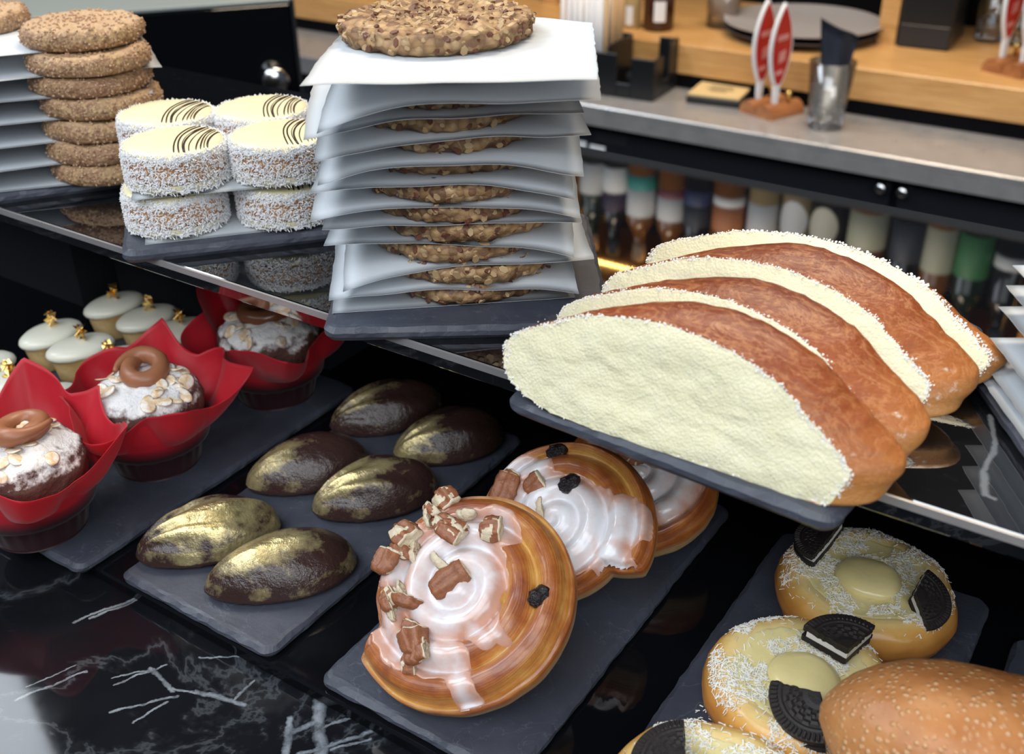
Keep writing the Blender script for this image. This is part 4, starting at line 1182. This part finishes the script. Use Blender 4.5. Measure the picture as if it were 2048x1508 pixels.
# ------------------------------------------------------------------ sugared bread halves
OUT = [(-.0755, .021), (-.0714, .010), (-.060, .0040), (-.0483, .0012), (-.030, .0), (-.0127, .0), (.0207, 0), (.0485, 0), (.0687, .0), (.0735, .0065), (.0754, .0150), (.0690, .0215), (.0576, .0290), (.0433, .0390), (.0198, .0465), (-.0082, .0492), (-.0386, .0446), (-.0604, .0348), (-.0715, .0285)]
def smooth_closed(P, n):
    P = [Vector((*p, 0)) for p in P]; m = len(P); out = []
    for k in range(n):
        t = k * m / n; i = int(t); u = t - i; a, b, c, d = (P[(i - 1) % m], P[i % m], P[(i + 1) % m], P[(i + 2) % m])
        out.append(.5 * ((2 * b) + (c - a) * u + (2 * a - 5 * b + 4 * c - d) * u * u + (3 * b - a - 3 * c + d) * u ** 3))
    return [(p.x, max(0, p.y)) for p in out]
def slice_mesh(seed, T=.040, bul=.6):
    n = 150; O = smooth_closed(OUT, n); c0 = (.002, .022)
    O = [(x + .0007 * nz((x, y, seed), 220, seed), y + .0007 * nz((x, y, seed), 220, seed + 1) if y > .001 else y) for x, y in O]
    # cut face
    V = []; m = 26
    for i in range(m):
        s = 1 - i / m
        for x, y in O:
            px, py = c0[0] + (x - c0[0]) * s, c0[1] + (y - c0[1]) * s
            V.append((px, -.0009 * min(1, s * 5) * fbm((px, py, seed), 120, seed) - .0022 * math.sin(PI * min(1, (1 - s) * 1.6)) * .5, py))
    V.append((c0[0], float(np.mean([v[1] for v in V[-n:]])), c0[1])); F = grid(m, n, False, True); L = (m - 1) * n; F += [(L + k, m * n, L + (k + 1) % n) for k in range(n)]
    V = np.array(V)
    if normals(V, F)[m // 2 * n][1] > 0: F = [f[::-1] for f in F]
    face = (V, F)
    # crust
    W_ = []; hh = []; ee = []; q0 = .36; K = 22
    den = math.sqrt(1 - (q0 / (1 - q0)) ** 2)
    for i in range(K):
        q = .002 + .996 * (1 - math.cos(PI / 2 * i / (K - 1)) if False else math.sin(PI / 2 * i / (K - 1)))
        s = math.sqrt(max(0.0004, 1 - ((q - q0) / (1 - q0)) ** 2)) / den if i else 1.0
        s0 = math.sqrt(max(0.0004, 1 - q * q))
        for x, y in O:
            w = max(0, min(1, (x + .055) / .075)); w = w * w * (3 - 2 * w); sx = s0 + ((s if bul > 0 else min(s, 1 + (s - 1) * .35)) - s0) * w; sy = s0 + ((1 + (s - 1) * bul if s > 1 else s) - s0) * w if bul > 0 else s0 * (1 - .35 * q)
            px = c0[0] + (x - c0[0]) * sx; py = y * sy
            d = .0012 * fbm((px, q * .05, py), 38, seed)
            W_.append((px * (1 + d * 3), q * T, py * (1 + d * 6))); hh.append(py / .058); ee.append(max(0, 1 - q / .5))
    F2 = grid(K, n, False, True); F2.append(tuple((K - 1) * n + k for k in range(n)))
    W_ = np.array(W_); top = max(range(n), key=lambda k: O[k][1])
    if normals(W_, F2)[3 * n + top][2] < 0: F2 = [f[::-1] for f in F2]
    # sugar crumbs along the cut edge
    rng = random.Random(seed); P = []; Q = []
    for _ in range(2200):
        k = rng.randrange(n); u = rng.random(); x, y = (O[k][0] * (1 - u) + O[(k + 1) % n][0] * u, O[k][1] * (1 - u) + O[(k + 1) % n][1] * u)
        if y < .004 and rng.random() < .7: continue
        s = min(1.006, 1 + rng.gauss(-.014, .016)); cl = nz((x, y, 0), 75, seed + 9); w = rng.gauss(.0005, .0005) if (bul == 0 or rng.random() < .8) else abs(rng.gauss(.001, .0035)) * (1 if cl > .15 else .15)
        w = min(w, .014); sc = s if w < .001 else 1.0 + .03 * max(0, min(1, (x + .02) / .05)) * min(1, w / .004)
        c = Vector((c0[0] + (x - c0[0]) * sc, w, max(.0006, (c0[1] + (y - c0[1]) * sc) if w < .001 else y * sc)))
        r = rng.uniform(.00025, .0007) * (1 if w < .002 else .75); c += Vector((rng.gauss(0, .0004), 0, 0)); b = len(P)
        a = [Vector((rng.gauss(0, 1), rng.gauss(0, 1), rng.gauss(0, 1))).normalized() for _ in range(1)][0]; e1 = a.orthogonal().normalized(); e2 = a.cross(e1)
        P += [c + a * r, c - a * r, c + e1 * r, c - e1 * r, c + e2 * r, c - e2 * r]
        Q += [(b, b + 2, b + 4), (b, b + 4, b + 3), (b, b + 3, b + 5), (b, b + 5, b + 2), (b + 1, b + 4, b + 2), (b + 1, b + 3, b + 4), (b + 1, b + 5, b + 3), (b + 1, b + 2, b + 5)]
    return face, (W_, F2, hh, ee), (np.array([tuple(p) for p in P]), Q)
BR = [((-.152, .3250, ZUS), 20, 0, 1.0, 'front sugared bread half with its cream cut face toward the viewer', 2, .040, .5),
      ((-.152, .3590, ZUS), 34, -3, .99, 'second sugared bread half from the front', 6, .040, .5),
      ((-.146, .3990, ZUS), 36, 1, 1.02, 'third sugared bread half from the front', 11, .042, .6),
      ((-.141, .4400, ZUS), 52, -2, 1.13, 'rearmost sugared bread half with tilted cream face', 19, .030, 0.0)]
for loc, lean, yw, sc, lab, sd, TT, bul in BR:
    t = thing('bread_half', lab, 'bread', group='sugared bread halves'); t.matrix_world = Matrix.Translation(Vector(loc)) @ Matrix.Rotation(RAD(yw), 4, 'Z') @ Matrix.Diagonal((sc, sc, sc, 1))
    fc, cr, su = slice_mesh(sd, TT, bul)
    sn, cs = math.sin(RAD(lean)), math.cos(RAD(lean))       # cut at a slant, foot flat on the slate
    fc, cr, su = [(np.stack([q[0][:, 0], q[0][:, 1] + q[0][:, 2] * sn, q[0][:, 2] * cs], 1), *q[1:]) for q in (fc, cr, su)]
    mk('cut_face', *fc, 'bread_crumb', t); mk('crust', cr[0], cr[1], 'bread_crust', t, attrs={'height': cr[2], 'edge': cr[3]}); stuff(mk('sugar_crumbs', *su, 'sugar', t, smooth=False))

# ------------------------------------------------------------------ loaf at the lower right
prof = [(0, -.088)] + [(.0385 * (1 - abs(u) ** 3.0) ** .62, .088 * u) for u in [-.985 + 1.97 * k / 44 for k in range(45)]] + [(0, .088)]
V, F = lathe(prof, 80)
V = displace(V, F, lambda v: .0016 * fbm(v, 26, 3) + .0007 * (.4 - cell(v, 260, 2)[0]))
V = V[:, [2, 0, 1]]; V[:, 2] *= .92
LP0 = Vector((-.068, .322, .088)); LP1 = Vector((.104, .3585, .0665)); ax = (LP1 - LP0).normalized()
q = ax.to_track_quat('X', 'Z')
o = mk('brown_loaf', V, F, 'blistered_crust'); o.matrix_world = Matrix.Translation(LP0 + ax * .086) @ q.to_matrix().to_4x4()
if normals(V, F)[40 * 20][0] * 0 != 0: pass
tag(o, 'blistered golden brown loaf filling the lower right corner', 'bread')

# ------------------------------------------------------------------ the back bar
ZC, YC = -.16, 1.757
t = thing('steel_worktop', 'brushed steel worktop of the back bar', 'worktop')
mk('top_sheet', *box(-2.2, 1.2, YC, 2.38, ZC - .012, ZC, .002), 'steel', t, False)
mk('front_lip', *box(-2.2, 1.2, YC, YC + .02, ZC - .038, ZC - .0121), 'steel', t, False)
edges = [-2.0, -1.57, -.99, -.424, .14, .7]
CL = ['far left behind the black machine', 'left of the paper stack', 'with white notice plates behind the oat cookies', 'right of the door knobs above the bottles', 'at the right edge under the steel worktop']
for i in range(5):
    x0, x1 = edges[i], edges[i + 1]
    t = thing('bar_cabinet', 'black back-bar cabinet, ' + ['furthest left behind the black machine', 'second from left behind the oat cookies', 'under the worktop with knob at its right end', 'under the worktop with knob at its left end', 'beyond the right edge'][i], 'cabinet', (x0, YC + .05, -1.05), 0, 'black back-bar cabinets')
    mk('carcass', *box(.001, x1 - x0 - .001, .0, .52, 0, .839), 'black_laminate', t, False)
    d = mk('door', *box(.006, x1 - x0 - .006, -.02, -.0005, .08, .836, .002), 'black_laminate', t, False)
    kv, kf = lathe([(0, 0), (.0055, 0), (.0055, .010), (.0085, .014), (.0095, .019), (.0075, .0225), (0, .0235)], 20)
    k = mk('knob', kv, kf, 'chrome', d); k.rotation_euler = (PI / 2, 0, 0); k.location = ((x1 - x0 - .018) if i in (0, 2) else .018, -.0202, .829); k['label'] = 'small round chrome knob'
# notices on the left door, just under the worktop
for nm, x0, x1, z0, z1, m, lab in (('notice_card', -1.075, -1.020, -.272, -.243, 'white_plastic', 'white notice card on black cabinet door beside the oat cookie papers'), ('notice_card', -1.012, -.978, -.277, -.246, 'white_plastic', 'small square white card next to the wider notice card'), ('name_plate', -1.000, -.930, -.240, -.215, 'dark_box', 'dark rectangular plate on black cabinet under the steel worktop')):
    o = mk(nm, *box(x0, x1, YC + .0275, YC + .0298, z0, z1, .0006), m, smooth=False); tag(o, lab, 'card' if nm != 'name_plate' else 'plate')

ZW = -.0752; YW = 1.95
o = mk('oak_shelf', *box(-2.2, 1.2, YW, 2.392, ZW - .057, ZW, .002), 'oak', smooth=False); tag(o, 'thick light oak shelf above the steel worktop', 'shelf')
for x, w in ((-1.35, 'left of the straws'), (-.592, 'between the grey plates and the black box'), (.20, 'beyond the right edge')):
    o = mk('shelf_upright', *box(x, x + .035, 2.152, 2.391, ZW + .0003, .6995), 'oak', smooth=False); tag(o, 'oak shelf upright ' + w, 'post', 'oak uprights')
o = mk('shelf_plinth', *box(-2.2, 1.2, 1.956, 2.38, ZC + .0005, ZW - .0575), 'matt_black', smooth=False); tag(o, 'black recess panel under the oak shelf', 'panel')
ZB = .735
o = mk('bottle_shelf', *box(-2.2, 1.2, 2.09, 2.392, .70, ZB, .002), 'black_laminate', smooth=False); tag(o, 'black shelf of the spirit bottles mirrored in the black glass', 'shelf')
for x, w in ((-1.335, 'furthest left'), (-.970, 'by the navy label'), (-.592, 'by the oval label'), (-.225, 'at the right end')):
    o = mk('bottle_divider', *box(x, x + .030, 2.20, 2.391, ZB + .0003, 1.0247), 'oak', smooth=False); tag(o, 'oak divider among the mirrored spirit bottles, ' + w, 'post', 'oak dividers of the bottle shelf')
o = mk('top_shelf', *box(-2.2, 1.2, 2.06, 2.392, 1.025, 1.065, .002), 'oak', smooth=False); tag(o, 'oak top shelf over the spirit bottles', 'shelf')
t = thing('led_strip', 'strip of small warm lights under the top bar shelf', 'light')
mk('backing', *box(-1.5, .4, 2.144, 2.156, 1.0225, 1.0248), 'white_plastic', t, False)
lv, lf = lathe([(0, 0), (.0046, 0), (.0046, -.001), (.0034, -.0030), (0, -.0038)], 10); first = None
for k in range(133):
    if first is None: first = mk('bulb', lv, lf, 'led', t); o = first
    else: o = bpy.data.objects.new('bulb', first.data); COL.objects.link(o); o.parent = t
    o.location = (-1.49 + k * .0142, 2.15, 1.0224)
def glass_mat(name, c): plain(name, c, .1, IOR=1.5)
glass_mat('g_green', (.010, .022, .012)); glass_mat('g_dark', (.008, .007, .008)); glass_mat('g_amber', (.22, .075, .012)); glass_mat('g_pale', (.42, .30, .14))
def lab_mat(name, c): plain(name, c, .55)
for nm, c in dict(l_grey=(.55, .56, .57), l_white=(.72, .72, .72), l_teal=(.02, .24, .21), l_maroon=(.16, .03, .05), l_navy=(.02, .03, .10), l_dark=(.025, .03, .045), l_orange=(.52, .18, .06), l_cream=(.66, .63, .50), l_olive=(.44, .43, .31), l_green=(.04, .18, .06), l_purple=(.05, .025, .06), l_foil=(.55, .36, .22)).items(): lab_mat(nm, c)
BT = [(-1.205, 'g_green', [('l_grey', .03, .105), ('g_green', .105, .12)], .033, 'dark green bottle with grey label'), (-1.145, 'g_dark', [('l_white', .03, .09), ('l_purple', .09, .135)], .031, 'dark bottle with white over purple label'),
      (-1.076, 'g_amber', [('l_teal', .035, .07), ('l_white', .07, .135)], .034, 'whisky bottle with teal and white label'), (-.998, 'g_amber', [('l_maroon', .055, .075), ('l_white', .075, .13)], .033, 'whisky bottle with maroon band and white label'),
      (-.933, 'g_dark', [('l_navy', .045, .08), ('l_dark', .08, .13)], .032, 'bottle with navy label'), (-.858, 'g_amber', [('l_white', .045, .065), ('l_orange', .065, .125)], .035, 'bottle with orange label'),
      (-.777, 'g_pale', [('l_white', .045, .14)], .034, 'bottle with tall plain white label'), (-.702, 'g_pale', [('l_white', .045, .14)], .034, 'bottle with tall white label nearer the oval label'),
      (-.635, 'g_dark', [('l_cream', .02, .10)], .036, 'dark bottle with oval cream label'), (-.548, 'g_amber', [('l_olive', .015, .095)], .040, 'broad bottle with olive label'),
      (-.464, 'g_dark', [('l_dark', .02, .105)], .035, 'bottle with dark slate label'), (-.400, 'g_amber', [('l_olive', .02, .115)], .032, 'bottle with tall pale olive label'),
      (-.333, 'g_green', [('l_green', .02, .11)], .034, 'bottle with green label'), (-.262, 'g_dark', [('l_grey', .05, .075)], .033, 'dark bottle with small grey label')]
for x, gm, labs, r, lab in BT:
    t = thing('spirit_bottle', lab + ' on the mirrored spirit shelf', 'bottle', (x, 2.15, ZB), 0, 'spirit bottles')
    pr = [(0, 0), (r * .9, 0), (r, .004), (r, .140), (r * .93, .155), (r * .62, .176), (.0155, .190), (.0140, .200), (.0140, .248), (0, .249)]
    mk('glass_body', *lathe(pr, 32), gm, t)
    for lm, z0, z1_ in labs:
        if 'oval' in lab:
            V = []; n = 28
            for q in (1, .75, .5, .25, .02):
                for k in range(n):
                    x_, z_ = q * .030 * math.cos(2 * PI * k / n), q * .046 * math.sin(2 * PI * k / n); V.append((x_, -math.sqrt((r * 1.02) ** 2 - x_ * x_), .066 + z_))
            mk('label', V, grid(5, n, False, True), lm, t)
        else: mk('label', *lathe([(r * 1.0, z0), (r * 1.012, z0 + .0004), (r * 1.012, z1_ - .0004), (r * 1.0, z1_)], 32), lm, t)
    mk('cap', *lathe([(.0142, .212), (.0155, .213), (.0155, .252), (.013, .255), (0, .255)], 24), 'l_foil' if gm != 'g_dark' else 'l_dark', t)

# things on the oak shelf
p = at(1602, 68, ZW + .016); pl = Vector((p[0], p[1]))
def plate(z, R, m, lab):
    V, F = lathe([(0, 0), (R * .62, 0), (R * .66, .001), (R * .97, .012), (R, .0155), (R * .985, .0165), (R * .95, .0145), (R * .70, .0055), (R * .4, .0045), (0, .0045)], 72)
    o = mk('plate', V, F, m); o.location = (pl.x, pl.y, z); tag(o, lab, 'plate', 'stoneware plates')
PR = .155
pl = Vector((-.738, 2.142))
plate(ZW, PR * .985, 'dark_stoneware', 'dark stoneware plate under the grey plate on the oak shelf'); plate(ZW + .0145, PR, 'grey_stoneware', 'large grey stoneware plate on top on the oak shelf')
t = thing('black_canister', 'tall black box standing on the oak shelf right of the plates', 'box', (-.508, 2.215, ZW), RAD(3))
mk('body', *box(-.047, .047, -.07, .07, 0, .30, .003), 'black_plastic', t, False); mk('base_band', *box(-.0475, .0475, -.0705, .0705, .001, .045, .003), 'dark_box', t, False)
k = mk('screw', *lathe([(0, 0), (.004, 0), (.004, .001), (0, .0015)], 12), 'chrome', t); k.rotation_euler = (PI / 2, 0, 0); k.location = (-.012, -.0702, .10)
def jar(name, px, py, r, h, m, label, cat, cap=None, sticker=None):
    p = at(px, py, ZW); t = thing(name, label, cat, (p[0], p[1] + r, ZW))
    mk('body', *lathe([(0, 0), (r * .94, 0), (r, .004), (r, h * .72), (r * .55, h * .86), (r * .42, h * .9), (r * .42, h), (0, h)], 36), m, t)
    if cap: mk('cap', *lathe([(r * .44, h * .93), (r * .48, h * .93), (r * .48, h * 1.04), (0, h * 1.045)], 24), cap, t)
    if sticker:
        a0, a1, z0, z1_ = sticker; V = []; n = 10
        for z in (z0, z1_):
            for k in range(n): a = RAD(a0 + (a1 - a0) * k / (n - 1)); V.append((r * 1.012 * math.cos(a), r * 1.012 * math.sin(a), z))
        mk('label', V, grid(2, n), 'white_plastic', t)
    return t
jar('brown_bottle', 1302, 64, .031, .17, 'amber_glass', 'brown glass bottle with white sticker on the oak shelf', 'bottle', 'black_plastic', (-82, -38, .020, .060))
jar('small_bottle', 1256, 58, .017, .12, 'g_pale', 'small pale bottle with white label beside the brown bottle', 'bottle', 'black_plastic', (-115, -60, .008, .045))
def tumbler(loc, r0, r1, h, name, label, cat='glass', group=None, fill=None):
    t = thing(name, label, cat, loc, 0, group); w = .0022; b = h * .14
    mk('bowl', *lathe([(0, 0), (r0 * .94, 0), (r0, .003), (r0 * 1.01, h * .2), (r1, h), (r1 - w, h), (r0 * 1.0 - w, h * .24), (r0 * .6, b), (0, b * .9)], 40), 'clear_glass', t)
    if fill: mk('contents', *lathe([(0, b), (r0 * .93, b + .004), (r1 * .93, h * fill), (0, h * fill + .002)], 32), 'sugar_fill', t)
    return t
p = at(1430, 60, ZW); tumbler((p[0], p[1] + .035, ZW), .033, .036, .13, 'sugar_glass', 'clear glass filled with brown sugar left of the grey plate', 'glass', None, .92)
gi = 0
for px, py in ((1968, 88), (2030, 95), (2000, 60)):
    p = at(px, py, ZW); gi += 1
    tumbler((p[0], p[1] + .03, ZW), .026, .034, .12, 'drinking_glass', 'clear drinking glass behind the right-hand red badges, ' + ('left', 'right', 'rear')[gi - 1], 'glass', 'drinking glasses on oak shelf')
def badge_block(loc, rz, label, n=2, gap=.040):
    t = thing('badge_stand', label, 'sign', loc, rz)
    for i in range(n):
        off = (i - (n - 1) / 2) * gap
        P = [(off - gap * .49 + gap * .98 * (1 - math.cos(PI * k / 14)) / 2, .004 + .020 * math.sin(PI * k / 14)) for k in range(15)]
        P = [(off - gap * .49, 0)] + P + [(off + gap * .49, 0)]
        V, F = extrude(P, 0, .085); V = np.stack([V[:, 0], V[:, 2] - .02, V[:, 1]], 1)
        mk('wood_block', V, [f[::-1] for f in F], 'oak_red', t, False)
        O = [(.0, -.04), (.006, -.012), (.004, 0)] ; L_ = .152; ww = .026
        R_ = [(ww * math.sin(PI * k / 20) ** .8, L_ * k / 20) for k in range(1, 20)]
        out = [(-.004, -.026), (.004, -.026), (.006, -.006)] + R_ + [(0, L_ + .001)] + [(-a, b) for a, b in R_[::-1]] + [(-.006, -.006)]
        V, F = extrude(out, -.0035, .0035)      # board stands facing +x
        def stand(V): return np.stack([V[:, 2] + off, V[:, 0] + .006, V[:, 1] + .046], 1)
        b = mk('badge', stand(V), F, 'white_plastic', t, False)
        ins = [(x * .86, y * .93 + .006) for x, y in out[3:-1]]
        for sgn in (1, -1):
            V, F = extrude(ins, .0036 if sgn > 0 else -.0042, .0042 if sgn > 0 else -.0036); mk('red_panel', stand(V), F, 'red_enamel', b, False)
        for (cx_, cz, w, h) in ((0, .095, .013, .006), (.002, .062, .008, .012), (-.002, .034, .009, .005)):
            V, F = extrude([(cx_ - w, cz - h), (cx_ + w, cz - h * .6), (cx_ + w, cz + h), (cx_ - w, cz + h * .6)], .0043, .0046); mk('print', stand(V), F, 'pink_print', b, False)
        V, F = lathe([(0, 0), (.0035, 0), (.0035, .014), (.006, .017), (.006, .022), (0, .025)], 14); k = mk('brass_post', V, F, 'brass', t); k.location = (off + .006, .034, .020)
    return t
@mat
def oak_red(g):
    f = g.noise(12, 4, .6, vec=g.co((6, 1, 6)))
    return g.done(base=g.ramp(f, [(.3, (.24, .085, .03)), (.7, (.42, .17, .06))]), rough=.4)
p = at(1520, 232, ZC); badge_block((p[0], p[1] + .012, ZC), RAD(-22), 'pair of red oval badges on wooden block beside the glass of napkins')
p = at(2006, 150, ZW); badge_block((p[0] + .004, p[1] + .015, ZW), RAD(-22), 'pair of red oval badges at the upper right edge of the oak shelf')
p = at(1637, 262, ZC)
tumbler((p[0], p[1] + .030, ZC), .031, .040, .115, 'napkin_glass', 'clear ribbed glass holding a dark napkin on the steel worktop')
P = []
nV = []
for i in range(9):
    for j in range(9):
        u, v = i / 8, j / 8; z = .030 + .138 * v + (.018 * (1 - u) - .012 * u) * v; w = .015 + .020 * v
        a = -1.1 + 2.2 * u; nV.append((w * math.sin(a) * 1.05, -.012 * math.cos(a * 1.2) * (1 - .4 * v) + .005 * math.sin(u * 9), z))
nF = grid(9, 9); N_ = len(nV); nV = nV + [(x, y + .004, z) for x, y, z in nV]; nF = nF + [tuple(N_ + i for i in f[::-1]) for f in nF]
Bq = [i * 9 for i in range(9)] + [72 + j for j in range(1, 9)] + [i * 9 + 8 for i in range(7, -1, -1)] + list(range(7, 0, -1))
for a, b in zip(Bq, Bq[1:] + Bq[:1]): nF.append((a, b, N_ + b, N_ + a))
o = mk('napkin', nV, nF, 'navy_cloth'); o.location = (p[0] + .003, p[1] + .030, ZC); o.rotation_euler = (0, 0, RAD(25)); tag(o, 'dark navy folded napkin standing in the ribbed glass', 'napkin')
# coaster tray
p = at(1425, 205, ZC); t = thing('coaster_box', 'low black tray of tan coasters beside the red badges', 'tray', (p[0] + .002, p[1] + .03, ZC), RAD(8))
mk('tray', *box(-.052, .052, -.052, .052, 0, .014, .002), 'black_plastic', t, False); c = mk('coaster', *box(-.050, .050, -.050, .050, .0142, .019, .001), 'cork_tan', t, False)
for z, w in ((.012, .022), (-.004, .026), (-.018, .016)): mk('print', *box(-w, w, z - .0035, z + .0035, .0191, .0193), 'ink', c, False)
# straw caddy
p = at(1305, 205, ZC); t = thing('straw_caddy', 'black plastic caddy with notched sides holding wrapped straws', 'caddy', (p[0], p[1], ZC), RAD(4))
def wall(x0, x1, y0, y1, h): mk('side_wall', *box(x0, x1, y0, y1, 0, h, .0015), 'black_plastic', t, False)
wall(-.235, -.078, 0, .005, .082); wall(-.048, 0, 0, .005, .078); wall(-.078, -.048, 0, .005, .028)
wall(-.235, -.10, .115, .12, .095); wall(-.040, 0, .115, .12, .095); wall(-.005, 0, .005, .045, .078); wall(-.005, 0, .075, .115, .098)
wall(-.005, 0, .045, .075, .03); wall(-.235, -.230, .005, .115, .09); wall(-.10, -.095, .005, .115, .095)
mk('floor_panel', *box(-.230, -.005, .005, .115, 0, .004), 'black_plastic', t, False)
lids = mk('lid_stack', *lathe([(0, .005), (.030, .005), (.032, .03), (.028, .036), (0, .038)], 28), 'dark_box', t); lids.location = (-.05, .06, 0)
base = Vector((p[0], p[1], ZC)); rng = random.Random(6); sv, sf = tube([(0, 0, 0), (0, 0, .20)], .0048, 8); me0 = {}
for i in range(9):
    for j in range(4):
        m = 'straw_white' if rng.random() < .8 else 'straw_print'
        m = 'kraft' if i == 8 else m
        if m not in me0: o = mk('wrapped_straw', sv, sf, m); me0[m] = o.data
        else: o = bpy.data.objects.new('wrapped_straw', me0[m]); COL.objects.link(o)
        lx, ly = -.205 + i * .0115, .025 + j * .022
        x = base.x + lx * math.cos(RAD(4)) - ly * math.sin(RAD(4)); y = base.y + lx * math.sin(RAD(4)) + ly * math.cos(RAD(4))
        o.location = (x, y, ZC + .0045); o.rotation_euler = (rng.uniform(-.02, .02), rng.uniform(-.02, .035), 0)
        tag(o, {'straw_white': 'white paper-wrapped straw standing in the black caddy', 'straw_print': 'printed paper-wrapped straw standing in the black caddy', 'kraft': 'brown paper-wrapped straw at the right of the black caddy'}[m], 'straw', 'wrapped straws in the caddy')
# white cup at the right edge of the worktop
p = at(2062, 352, ZC); o = mk('paper_cup', *lathe([(0, 0), (.028, 0), (.029, .002), (.040, .095), (.0415, .097), (.040, .099), (.038, .097), (.027, .004), (0, .004)], 36), 'white_plastic'); o.location = (p[0] + .028, p[1] + .03, ZC); tag(o, 'white paper cup on steel worktop at the right edge', 'cup')

# ------------------------------------------------------------------ black machine at the upper left
ZT = .10
A = at(303, 17, ZT); B = at(579, -3, ZT); A = Vector(A[:2]); B = Vector(B[:2]); d = (B - A); an = math.atan2(d.y, d.x)
t = thing('black_machine', 'glossy black cabinet with round metal knob at the upper left', 'machine', (B.x, B.y, -1.05), an)
mk('body', *box(-1.3, 0, 0, .35, 0, ZT + 1.05 - .006, .003), 'black_acrylic', t, False)
mk('top_plate', *box(-1.3, 0, 0, .35, ZT + 1.05 - .0055, ZT + 1.05, .001), 'pale_grey_top', t, False)
mk('edge_trim', *box(0.0005, .006, -.002, .35, 0, ZT + 1.05, .001), 'dark_box', t, False)
d = ray(548, 155); nrm = Vector((-math.sin(an), math.cos(an), 0)); s = (Vector((B.x, B.y, 0)) - Vector(CAMP)).dot(nrm) / Vector(d).dot(nrm)
kp = Vector(CAMP) + Vector(d) * s; loc = Matrix.Rotation(-an, 4, 'Z') @ (kp - Vector((B.x, B.y, -1.05)))
kv, kf = lathe([(0, 0), (.012, 0), (.012, .012), (.020, .014), (.021, .022), (.018, .026), (0, .0265)], 32)
k = mk('knob', kv, kf, 'chrome', t); k.rotation_euler = (PI / 2, 0, 0); k.location = (loc.x, -.0005, loc.z)
